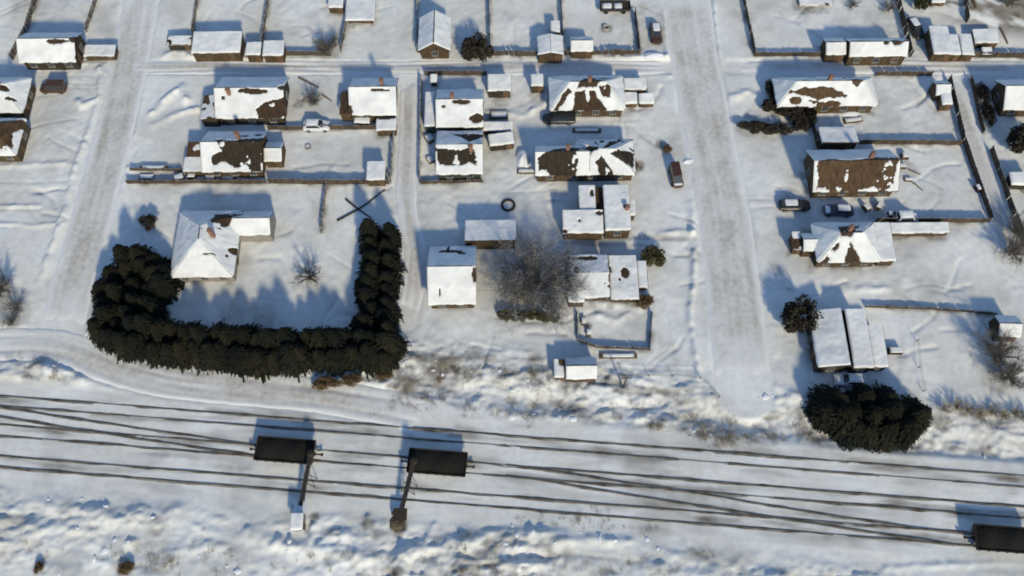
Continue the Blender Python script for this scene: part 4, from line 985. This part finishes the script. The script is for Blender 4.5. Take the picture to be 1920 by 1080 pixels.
def vary(m):
    n, l = m.node_tree.nodes, m.node_tree.links; b = n['Principled BSDF']; src = b.inputs['Base Color'].links[0].from_socket
    oi = n.new('ShaderNodeObjectInfo'); cr = n.new('ShaderNodeValToRGB'); e = cr.color_ramp.elements
    e[0].color = (.35, .48, .45, 1); e[1].color = (1.15, 1.05, .80, 1); l.new(oi.outputs['Random'], cr.inputs[0])
    mx = n.new('ShaderNodeMix'); mx.data_type = 'RGBA'; mx.blend_type = 'MULTIPLY'; mx.inputs[0].default_value = 1
    l.new(src, mx.inputs[6]); l.new(cr.outputs[0], mx.inputs[7]); l.new(mx.outputs[2], b.inputs['Base Color'])
vary(M['needle'])
SPR = [spruce_mesh(s) for s in range(6)]
SPT = MB().tube((0, 0, -.03), (0, 0, .9), .05, .008, 6).mesh('trunk', M['bark'])
def spruce(label, px, py, rad, h, group):
    p = at(px, py); t = thing('spruce_tree', label, 'tree', (p.x, p.y, gz(p.x, p.y) - .05), 0, group)
    sz = rnd.uniform(.78, 1.12); sw = rnd.uniform(.85, 1.3)
    link('trunk', SPT, t, (0, 0, 0), 0, (2.2, 2.2, h * sz)); link('crown', SPR[rnd.randrange(6)], t, (0, 0, 0), rnd.uniform(0, 6.28), (rad * 1.12 * sw, rad * 1.12 * rnd.uniform(.85, 1.2), h * sz))
g1 = 'spruces of the U-shaped hedge'
j = lambda v, s: v + rnd.uniform(-s, s)
def edge(x): return float(np.interp(x, [190, 215, 250, 300, 450, 560, 740], [632, 648, 662, 672, 683, 690, 690]))
ORD = 'first second third fourth fifth sixth seventh eighth ninth tenth eleventh twelfth thirteenth fourteenth fifteenth sixteenth seventeenth eighteenth nineteenth twentieth'.split()
def nth(i): return ORD[i] if i < 20 else 'twenty-' + ORD[i - 20]
for i, x in enumerate(range(200, 745, 25)):
    spruce('dark spruce, %s from the west in the outer line of the hedge\'s southern row' % nth(i), j(x, 6), edge(x) - 10 + rnd.uniform(-5, 5), 1.75, rnd.uniform(3.8, 5.4), g1)
for i, x in enumerate(range(212, 745, 26)):
    spruce('dark spruce, %s from the west in the inner line of the hedge\'s southern row' % nth(i), j(x, 8), edge(x) - 36 + rnd.uniform(-8, 6), 1.8, rnd.uniform(4.4, 5.8), g1)
for i, (x, y) in enumerate([(246, 498), (274, 496), (300, 508), (252, 516), (280, 516), (314, 524), (226, 530), (300, 532), (262, 548), (316, 548), (210, 558), (288, 560), (236, 566), (262, 582), (208, 590), (290, 590), (232, 600), (255, 608)]):
    spruce('dark spruce, %s counted from the north in the rounded clump at the hedge\'s west end' % nth(i), j(x, 4), y + rnd.uniform(-1, 1), 1.8, rnd.uniform(4.4, 5.6), g1)
for k, y in enumerate(range(448, 655, 25)):
    spruce('dark spruce, %s from the north in the inner file of the hedge\'s east arm' % nth(k), j(704 - k * 1.2, 7), j(y, 5), 1.75, rnd.uniform(4.4, 5.8), g1)
    spruce('dark spruce, %s from the north in the lane-side file of the hedge\'s east arm' % nth(k), j(733 - k * .8, 5), j(y + 10, 5), 1.6, rnd.uniform(3.8, 5.2), g1)
for lab, line in (('southern', [(1538, 780), (1562, 800), (1590, 812), (1620, 818), (1652, 816), (1684, 812), (1706, 798)]), ('middle', [(1560, 762), (1592, 780), (1622, 790), (1656, 786), (1690, 778)]), ('northern', [(1606, 756), (1645, 758)])):
    for i, (x, y) in enumerate(line):
        spruce('dark spruce, %s from the west in the %s arc of the clump above the tracks' % (nth(i), lab), j(x, 5), j(y, 5), 1.9, rnd.uniform(4.0, 5.6), 'spruces of the clump above the tracks')

def leafball_mesh(seed, mt, n=3200):
    r = random.Random(seed); mb = MB(); C = []
    for k in range(26):
        a = r.uniform(0, 6.283); e = r.uniform(-.5, 1); q = r.uniform(.45, .78)
        C.append((q * math.cos(a) * math.sqrt(max(0, 1 - e * e * .8)), q * math.sin(a) * math.sqrt(max(0, 1 - e * e * .8)), .55 + .42 * e * q, r.uniform(.24, .40)))
    for k in range(n):
        c = r.choice(C); d = Vector((r.gauss(0, 1), r.gauss(0, 1), r.gauss(0, 1))).normalized() * c[3] * r.uniform(.55, 1)
        p = Vector(c[:3]) + d; u = Vector((r.gauss(0, 1), r.gauss(0, 1), r.gauss(0, 1))).normalized(); v = u.orthogonal().normalized(); s = r.uniform(.035, .085)
        mb.add([p - u * s - v * s * .4, p - u * s * .3 + v * s * .6, p + u * s, p + u * s * .2 - v * s * .6], [(0, 1, 2, 3)])
    return mb.mesh('crown', M[mt])
def stem_mesh():
    mb = MB(); r = random.Random(3); mb.tube((0, 0, -.1), (0, 0, .45), .05, .035, 6)
    for k in range(7):
        a = k * .9; mb.tube((0, 0, .2 + .03 * k), (.5 * math.cos(a), .5 * math.sin(a), .75), .025, .008, 5)
    return mb.mesh('trunk', M['bark'])
STEM = stem_mesh()
BALL = {k: [leafball_mesh(s + q, k) for q in range(2)] for s, k in ((10, 'leaf_dark'), (20, 'leaf_olive'), (30, 'leaf_brown'))}
def bush(name, label, px, py, rx, ry, h, mt, rz=0.0, group=None):
    p = at(px, py); t = thing(name, label, 'tree' if 'tree' in name else 'bush', (p.x, p.y, gz(p.x, p.y) - .03), R(rz), group)
    m_ = (rx + ry) / 2
    link('trunk' if 'tree' in name else 'stem', STEM, t, (0, 0, 0), 0, (rx, ry, h)); link('crown', BALL[mt][rnd.randrange(2)], t, (0, 0, 0), 0, (rx, ry, h))
bush('round_tree', 'dark round tree overhanging the top lane beside the gabled house', 895, 108, 2.7, 2.5, 3.8, 'leaf_dark')
bush('round_tree', 'dark round tree at the north-west corner of the broad split-roofed house', 1496, 608, 2.9, 3.0, 4.2, 'leaf_dark')
bush('round_tree', 'big dark round tree cut by the right edge above the hut', 1914, 278, 3.0, 2.9, 4.0, 'leaf_dark')
bush('round_bush', 'small round dark bush alone on the snow north-west of the hedge', 282, 424, 1.35, 1.4, 1.8, 'leaf_dark')
bush('hedge_bush', 'long dark bush along the fence of the east lane, upper end', 1836, 186, 1.0, 2.4, 2.0, 'leaf_dark')
bush('hedge_bush', 'long dark bush along the fence of the east lane, lower end', 1848, 222, 1.0, 2.2, 1.9, 'leaf_dark')
bush('dark_bush', 'dark bush in front of the mottled-roof house, west one', 1478, 220, 2.4, 1.6, 2.2, 'leaf_dark')
bush('dark_bush', 'upright dark bush beside the fence east of the other dark bushes', 1516, 228, .9, 1.7, 2.2, 'leaf_dark')
bush('dark_bush', 'low dark bush nearest the east road below the mottled-roof house', 1408, 244, 2.4, 1.2, 1.5, 'leaf_dark')
bush('dark_bush', 'low dark bush between the roadside bush and the blue-roofed shed', 1456, 248, 2.6, 1.2, 1.5, 'leaf_dark')
bush('dark_bush', 'broad dark bush against the mottled-roof house\'s south-west corner', 1448, 206, 2.0, 1.4, 1.9, 'leaf_dark')
bush('dark_bush', 'dark bush between the west bush and the upright bush by the fence', 1500, 240, 1.4, 1.5, 1.7, 'leaf_dark')
bush('dark_bush', 'slim dark bush hugging the mottled-roof house\'s west wall', 1440, 178, .7, 2.2, 1.9, 'leaf_dark')
bush('dark_bush', 'dark green bush above the car in the top right yard', 1718, 12, 1.2, 2.6, 2.4, 'leaf_olive')
bush('olive_bush', 'olive green bush at the roadside corner beside the low broad house', 1222, 490, 2.0, 1.8, 2.0, 'leaf_olive')
bush('brown_bush', 'brown bush at the garden\'s north fence beside the road', 1206, 570, 1.5, 1.1, 1.4, 'leaf_brown')
for k, (x, y, a, b) in enumerate([(948, 594, 1.2, .9), (972, 598, 1.3, 1.0), (1002, 596, 1.3, .9), (1030, 600, 1.6, 1.0)]):
    bush('brown_bush', ['olive brown bush under the big bare tree, first from the gabled house', 'olive brown bush under the big bare tree, second from the gabled house', 'olive brown bush under the big bare tree, third from the gabled house', 'olive brown bush under the big bare tree, nearest the low broad house'][k],
         x, y, a, b, 1.4, 'leaf_olive', 0, 'bushes under the big bare tree')
bush('brown_bush', 'rust brown bush in the corner left of the even white-roofed house', 648, 205, .9, 1.3, 1.6, 'leaf_brown')
bush('brown_bush', 'rust brown bush by the long dark-roofed house\'s roadside end', 1180, 316, 1.5, .9, 1.1, 'leaf_brown')
bush('brown_bush', 'brown bush on the verge behind the lone rusty van', 1250, 282, .8, .8, .9, 'leaf_brown')
bush('brown_bush', 'large tawny bush at the south-east foot of the spruce hedge', 612, 722, 2.2, 1.0, 1.3, 'leaf_brown')
bush('brown_bush', 'tawny bush east of the large tawny bush below the hedge', 660, 716, 1.6, .9, 1.2, 'leaf_brown')
bush('brown_bush', 'tawny scrub bush below the hedge\'s east arm', 722, 706, 1.2, .8, 1.0, 'leaf_brown')
bush('brown_bush', 'brown bush in the snow field at the bottom edge, left', 238, 1066, 1.1, .9, .9, 'leaf_brown')
bush('brown_bush', 'thin brown bush at the bottom edge in the left corner', 76, 1066, .6, .8, .8, 'leaf_brown')

def limb(mb, r, p, d, ln, rad, lev, maxlev, fan):
    segs = 3 if lev < 2 else 2; q = p
    for s in range(segs):
        d2 = (d + Vector((r.gauss(0, .13), r.gauss(0, .13), r.gauss(.03, .08)))).normalized(); e = q + d2 * (ln / segs)
        r0 = rad * (1 - .5 * s / segs); r1 = rad * (1 - .5 * (s + 1) / segs)
        mb.tube(q, e, r0, r1, 5 if lev == 0 else (4 if lev == 1 else 3), cap=False)
        if lev < maxlev:
            for k in range(fan[lev]):
                t_ = q.lerp(e, r.random()); ax = Vector((r.gauss(0, 1), r.gauss(0, 1), r.gauss(.15, .7))).normalized()
                nd = (d2 * .75 + ax * .75).normalized(); limb(mb, r, t_, nd, ln * r.uniform(.42, .62), max(r1 * .5, .010), lev + 1, maxlev, fan)
        q, d = e, d2
def bare_tree(label, px, py, rad, h, seed, mt='bark_grey', limbs=9, fan=(3, 3, 3), group=None, name='bare_tree', spread=.75):
    p = at(px, py); r = random.Random(seed); t = thing(name, label, 'tree' if 'tree' in name else 'bush', (p.x, p.y, gz(p.x, p.y) - .1), 0, group)
    th = h * .22; rt = .035 * h + .03
    MB().tube((0, 0, -.3), (0, 0, th), rt, rt * .75, 8).build('trunk', M[mt], t)
    mb = MB()
    for k in range(limbs):
        a = 6.283 * (k + r.uniform(-.25, .25)) / limbs; up = r.uniform(.35, .95) if k % 3 else 1.5
        d = Vector((math.cos(a), math.sin(a), up * (h / rad) * spread)).normalized()
        limb(mb, r, Vector((0, 0, th * r.uniform(.75, 1.0))), d, (rad ** 2 + (h * .4) ** 2) ** .5 * r.uniform(.6, .8), rt * .62, 0, len(fan), fan)
    mb.build('crown', M[mt], t)
bare_tree('huge grey bare tree with spreading branches between the gabled house and low broad house', 1004, 543, 7.6, 6.2, 5, limbs=17, fan=(4, 4, 3), spread=.5)
bare_tree('small bare tree standing alone in the hedge-ringed garden', 584, 524, 2.6, 3.6, 6, 'bark', 8, (3, 3), spread=.5)
bare_tree('bare brown shrub in the corner of the top yard', 616, 98, 2.8, 3.0, 7, 'bark_twig', 10, (3, 3, 2), name='bare_shrub')
bare_tree('bare tree rising from the clutter between two gabled houses', 590, 196, 2.4, 3.4, 8, 'bark_twig', 8, (3, 3))
bare_tree('large bare tree spreading before the white lean-to at the right edge', 1858, 668, 3.6, 5.0, 9, 'bark_twig', 11, (3, 3, 2))
bare_tree('bare tree below the white lean-to at the right edge', 1884, 712, 3.0, 4.0, 19, 'bark_twig', 9, (3, 3, 2))
bare_tree('bare tree at the right edge just above the open snow field', 1893, 478, 3.2, 4.4, 10, 'bark_twig', 9, (3, 3, 2))
bare_tree('bare tree at the right edge beside the lower lane', 1902, 440, 2.8, 4.0, 11, 'bark_twig', 8, (3, 3, 2))
bare_tree('bare bush cut by the left edge above the road bend', 6, 545, 2.6, 2.8, 12, 'bark_twig', 9, (3, 3, 2), name='bare_shrub')
bare_tree('bare bush at the road bend near the left edge', 34, 580, 1.8, 2.0, 13, 'bark_twig', 8, (3, 3), name='bare_shrub')
bare_tree('low bare bush below the others at the left edge', 24, 606, 1.6, 1.5, 14, 'bark_twig', 8, (3, 3), name='bare_shrub')
bare_tree('bare tree on the brown hillside in the top right corner', 1880, 25, 2.6, 3.4, 15, 'bark_twig', 8, (3, 3))
bare_tree('bare bush in the top right yard west of the tall fence', 1665, 20, 1.8, 2.2, 16, 'bark_twig', 7, (3, 3), name='bare_shrub')
bare_tree('bare bush near the cold frame at the top edge', 1598, 12, 1.5, 1.3, 17, 'bark_twig', 7, (3, 3), name='bare_shrub')
row = [(1768, 770), (1790, 764), (1812, 772), (1834, 778), (1856, 774), (1878, 782), (1900, 778), (1922, 786)]
for k, (x, y) in enumerate(row):
    bare_tree('tawny bare bush, %s from the west in the row right of the spruce clump' % nth(k), x, y, 1.2, 1.5, 40 + k, 'weed', 8, (3, 3), group='row of tawny bushes above the tracks', name='bare_shrub')

def tuft_mesh(seed, n=26):
    r = random.Random(seed); mb = MB()
    for k in range(n):
        a = r.uniform(0, 6.283); o = Vector((r.gauss(0, .28), r.gauss(0, .22), -.05)); l_ = .2 + .7 * r.random() ** 1.6; s = r.uniform(.1, 1.1)
        e = o + Vector((math.cos(a) * s * l_, math.sin(a) * s * l_, l_)); w = Vector((-math.sin(a), math.cos(a), 0)) * r.uniform(.008, .02)
        mb.add([o - w, o + w, e], [(0, 1, 2)])
    return mb
def weeds(name, label, spots, sc_):
    """dry stalks sticking out of the snow, too many to count: one mesh"""
    T = [tuft_mesh(s) for s in range(5)]; mb = MB(); A = np.array(spots); z = terrain(A[:, 0], A[:, 1])[0]
    for (x, y), zz in zip(spots, z.tolist()):
        t = rnd.choice(T); a = rnd.uniform(0, 6.28); s = sc_ * rnd.choice((.35, .5, .7, .9, 1.3)); c, n = math.cos(a) * s, math.sin(a) * s
        mb.add([(x + p[0] * c - p[1] * n, y + p[0] * n + p[1] * c, zz + p[2] * s) for p in t.v], t.f)
    tag(mb.build(name, M['weed'], None), label, None, None, 'stuff')
sp = []
def scatter(poly, n, w):
    for k in range(n):
        if k % 4 and sp:                      # clumps round an earlier tuft
            q = rnd.choice(sp[-12:]); sp.append((q[0] + rnd.gauss(0, .5), q[1] + rnd.gauss(0, .35))); continue
        i = rnd.randrange(len(poly) - 1); f = rnd.random()
        sp.append(tuple(at(poly[i][0] * (1 - f) + poly[i + 1][0] * f + rnd.gauss(0, w * 1.5), poly[i][1] * (1 - f) + poly[i + 1][1] * f + rnd.gauss(0, w))[:2]))
scatter([(700, 700), (760, 735), (800, 765)], 150, 11); scatter([(860, 765), (1000, 785)], 90, 8); scatter([(1000, 690), (1090, 735)], 120, 11); scatter([(820, 690), (1000, 725), (1200, 765), (1400, 800), (1520, 815)], 200, 13)
scatter([(1220, 796), (1240, 806)], 40, 4); scatter([(1310, 812), (1360, 820), (1460, 826)], 170, 7); scatter([(1480, 800), (1560, 832)], 50, 8); scatter([(1750, 770), (1920, 790)], 60, 12)
scatter([(700, 680), (800, 690), (950, 700)], 70, 14)
weeds('dry_weeds', 'dry tawny weeds poking through the snow along the ditch', sp, .9)
sp = []
scatter([(0, 1020), (300, 1040), (480, 1065)], 170, 24); scatter([(0, 670), (110, 700)], 80, 10); scatter([(940, 1060), (1040, 1060), (1200, 1050), (1330, 1060)], 120, 16); scatter([(960, 972), (1100, 985), (1250, 995)], 90, 5); scatter([(480, 1050), (760, 1050), (900, 1030)], 110, 14)
weeds('dry_weeds', 'dry stalks scattered over the rough snow at the bottom', sp, .7)

# ------------------------------------------------------------------ yard things
def log(label, p0, p1, r=.13, name='log', bend=0.0):
    a, b = at(*p0), at(*p1); za, zb = gz(a.x, a.y), gz(b.x, b.y); mb = MB(); n = 7; side = Vector((-(b - a).y, (b - a).x, 0)).normalized()
    pts = []
    for k in range(n):
        f = k / (n - 1); q = a.lerp(b, f); pts.append(Vector((q.x - a.x, q.y - a.y, gz(q.x, q.y) - za + r * .55)) + side * bend * math.sin(f * 3.14))
    for k in range(n - 1): mb.tube(pts[k], pts[k + 1], r * (1 - .5 * k / n), r * (1 - .5 * (k + 1) / n), 7)
    tag(mb.build(name, M['wall_dark'] if name == 'fallen_pole' else M['wood_log'], None, (a.x, a.y, za)), label, 'log' if name == 'log' else 'pole')
log('longer of two dark poles crossed on the snow north-west of the hedge\'s east arm', (632, 414), (722, 356), .16, 'fallen_pole', -.25)
log('shorter of two dark poles crossed on the snow, ending at the hedge\'s tip', (648, 373), (697, 409), .15, 'fallen_pole', -.1)
log('brown log lying aslant in the clutter between two gabled houses', (560, 146), (598, 165), .16)
log('grey log lying among branches between two gabled houses', (566, 190), (590, 172), .10)
log('dark plank pile left of the bare tree between two gabled houses', (604, 178), (622, 190), .14)
log('dark log beside the junk right of the wide rusty-roofed house, lower one', (1712, 342), (1730, 358), .12)
log('dark log beside the junk right of the wide rusty-roofed house, upper one', (1704, 318), (1726, 328), .12)
log('dark log below the small hut at the right edge', (1905, 350), (1920, 362), .12)
log('rusty pipe on the hillside in the top right corner', (1872, 58), (1888, 84), .2)
log('dark stub log on the hillside above the rusty pipe', (1816, 12), (1824, 26), .28)

def woodpile(label, px, py, sx, sy, h, rz=0):
    p = at(px, py); t = thing('woodpile', label, 'woodpile', (p.x, p.y, gz(p.x, p.y) - .05), R(rz)); r = .11
    rows = max(2, int(h / (2 * r))); mb = MB()
    for i in range(rows):
        n = int(sx / (2 * r)) - i % 2
        for k in range(n): mb.tube((-sx / 2 + r + (i % 2) * r + k * 2 * r, -sy / 2 + rnd.uniform(-.06, .06), r + i * 1.8 * r), (-sx / 2 + r + (i % 2) * r + k * 2 * r, sy / 2, r + i * 1.8 * r), r * rnd.uniform(.8, 1), n=6)
    tag(mb.build('stacked_logs', M['wood_log'], t), None, None, None, 'stuff'); zt = rows * 1.8 * r
    G = np.zeros((6, 12, 3))
    for i in range(6):
        for k in range(12):
            u, v = k / 11, i / 5; G[i, k] = ((u - .5) * sx * .8, (v - .45) * sy * .8, zt + .14 * (1 - (2 * u - 1) ** 6) * (1 - (2 * v - 1) ** 6) * rnd.uniform(.6, 1) - .03)
    MB().grid(G).build('snow_cover', M['roof_snow'], t, smooth=True)
woodpile('long dark woodpile beside the west road, north one', 290, 318, 4.2, .8, .5)
woodpile('short dark woodpile beside the west road, south one', 276, 333, 2.4, 1.0, .6)
woodpile('dark woodpile west of the mostly bare-roofed house\'s fence', 338, 337, 1.6, 1.2, .9, 20)
woodpile('dark woodpile south of the bare-roofed house, middle one', 395, 336, 1.6, .9, .7)
woodpile('dark woodpile south of the bare-roofed house, eastern one', 428, 335, 2.2, .8, .6, -8)
woodpile('dark woodpile right of the annexed house\'s bare corner', 936, 217, 3.0, 1.4, .6)
woodpile('brown firewood stack against the garden\'s west fence, upper one', 1094, 604, .7, 1.2, .7)
woodpile('brown firewood stack against the garden\'s west fence, lower one', 1104, 625, .8, 1.1, .7)
woodpile('brown plank stack along the garden\'s south fence', 1160, 668, 5.2, .7, .35)
woodpile('long dark woodpile along the van\'s driveway', 1100, 246, 4.4, .7, .5)
woodpile('boat-shaped brown woodpile in the plot behind the blue-roofed shed', 1600, 226, 3.2, .9, .6, 8)
woodpile('brown woodpile in the junk right of the wide rusty-roofed house', 1702, 338, 1.4, .7, .6)
woodpile('dark woodpile left of the brown strip house', 806, 262, 1.3, 1.6, .8, 35)
woodpile('dark woodpile lower down left of the brown strip house', 808, 300, 1.2, 1.4, .6, 35)
woodpile('brown woodpile at the snow mound\'s foot beside the long dark house', 988, 322, 3.0, .8, .5)

heap('snow_mound', 'tall rounded snow-covered haystack west of the long dark-roofed house', 'mound', 981, 296, 1.15, 2.0, 1.3, M['lump_snow'], 7)
heap('snow_mound', 'white snow heap in the plot below the mottled-roof house', 'mound', 1596, 214, 1.6, .8, .5, M['lump_snow'], 13)
heap('snow_mound', 'snow heap on the verge behind the lone rusty van', 'mound', 1290, 302, 1.1, .8, .45, M['lump_snow'], 15)
heap('snow_mound', 'bright snow heap at the road corner by the lane north of the mottled-roof house', 'mound', 1226, 108, 1.8, .7, .6, M['lump_snow'], 17)

def ring(name, label, cat, px, py, ro, ri, h, mt):
    p = at(px, py); n = 28; prof = [(ri, 0), (ro, 0), (ro * 1.0, h * .7), ((ro + ri) / 2, h), (ri, h * .7)]; mb = MB(); m = len(prof)
    for k in range(n):
        a = 6.283185 * k / n; mb.v += [(r * math.cos(a), r * math.sin(a), z) for r, z in prof]
    for k in range(n): mb.f += [(k * m + q, k * m + (q + 1) % m, ((k + 1) % n) * m + (q + 1) % m, ((k + 1) % n) * m + q) for q in range(m)]
    tag(mb.build(name, M[mt], None, (p.x, p.y, gz(p.x, p.y) - .04), smooth=True), label, cat)
ring('tractor_tyre', 'old grey tractor tyre lying on the open snow north of the barn', 'tyre', 953, 386, 1.05, .72, .3, 'rust')
ring('well_ring', 'small concrete well ring in the middle of the empty walled yard', 'well', 578, 277, .5, .38, .4, 'concrete')
ring('well_ring', 'concrete well ring in the trampled patch of the top yard', 'well', 1136, 54, .55, .42, .5, 'concrete')

def crate(label, px, py, sx, sy, h, mt='wall_brown', rz=0, snow=True):
    p = at(px, py); t = thing('wooden_crate', label, 'crate', (p.x, p.y, gz(p.x, p.y) - .05), R(rz))
    MB().box((0, 0, h / 2), (sx, sy, h)).build('box_body', M[mt], t)
    for sxx in (-1, 1):
        for syy in (-1, 1): MB().box((sxx * (sx / 2 + .01), syy * (sy / 2 + .01), h / 2), (.08, .08, h + .03)).build('corner_batten', M['fence'], t)
    if snow: MB().frust((0, 0, h + .005), (sx * .96, sy * .96, 0), (0, 0, h + .13), (sx * .8, sy * .8, 0)).build('snow_cover', M['roof_snow'], t)
for a in [('snow-topped crate in the clutter south of the bare-roofed house', 362, 333, 1.1, .8, .7), ('small snowy crate right of the wide rusty-roofed house, top one', 1694, 296, .9, .8, .8),
          ('small snowy crate right of the wide rusty-roofed house, beside the logs', 1690, 314, 1.0, .6, .6), ('snow-topped crate left of the parked row by the dark fence', 1622, 392, .6, 1.0, .8, 'wall_dark', 30),
          ('tiny snowy crate, left of two by the dark fence', 1667, 404, .5, .7, .6), ('tiny snowy crate, right of two by the dark fence', 1680, 404, .5, .7, .6),
          ('snowy crate standing upright left of the white van', 1645, 390, .6, .9, .9, 'wall_dark', -30), ('snow-topped crate at the broad split-roofed house\'s south-east corner', 1676, 660, 1.7, .8, .8, 'wall_dark'),
          ('white-topped crate against the east lane fence', 1830, 356, .5, .9, .8, 'wall_dark', 15), ('rusty crate east of the three narrow sheds', 1822, 72, .7, .7, .9, 'wall_brown')]:
    crate(*a)

def clods():
    """lumps of snow thrown up over the rough ground, too many to count"""
    r = random.Random(77); mb = MB(); L = []
    zones = [([(0, 1000), (200, 1020), (470, 1060)], 60, 30), ([(760, 680), (900, 700), (1040, 725)], 30, 16), ([(900, 790), (1020, 775), (1300, 815), (1480, 830)], 25, 7), ([(960, 1000), (1100, 1000), (1400, 1050)], 40, 20), ([(0, 660), (90, 690)], 10, 12), ([(1390, 735), (1500, 760)], 8, 8), ([(1540, 845), (1700, 852), (1900, 870)], 10, 7)]
    for poly, n, w in zones:
        for k in range(n):
            i = r.randrange(len(poly) - 1); f = r.random()
            L.append(tuple(at(poly[i][0] * (1 - f) + poly[i + 1][0] * f + r.gauss(0, w * 2), poly[i][1] * (1 - f) + poly[i + 1][1] * f + r.gauss(0, w))[:2]))
    A = np.array(L); Z = terrain(A[:, 0], A[:, 1])[0]; d = dtrack(A[:, 0], A[:, 1])
    for (x, y), z, q in zip(L, Z.tolist(), d.tolist()):
        if q < 2.3: continue
        s = .10 + .32 * r.random() ** 2.2; n, m = 8, 4; o = len(mb.v); ph = r.random() * 6; ex = r.uniform(.55, 1.5); ey = r.uniform(.55, 1.5); fl = r.uniform(.3, .8); J = [r.uniform(.65, 1.3) for _ in range(n)]
        for i in range(m):
            f = i / (m - 1)
            for k in range(n):
                a = 6.283 * k / n + ph; rr = s * math.cos(f * 1.45) * J[k] * r.uniform(.85, 1.15); mb.v.append((x + ex * rr * math.cos(a), y + ey * rr * math.sin(a), z - .06 + s * fl * math.sin(f * 1.5) * r.uniform(.8, 1.15)))
        for i in range(m - 1):
            for k in range(n): mb.f.append((o + i * n + k, o + i * n + (k + 1) % n, o + (i + 1) * n + (k + 1) % n, o + (i + 1) * n + k))
        mb.f.append(tuple(o + (m - 1) * n + k for k in range(n)))
    tag(mb.build('snow_clods', M['lump_snow'], None, smooth=True), 'loose lumps of snow strewn over the rough ground', None, None, 'stuff')
clods()
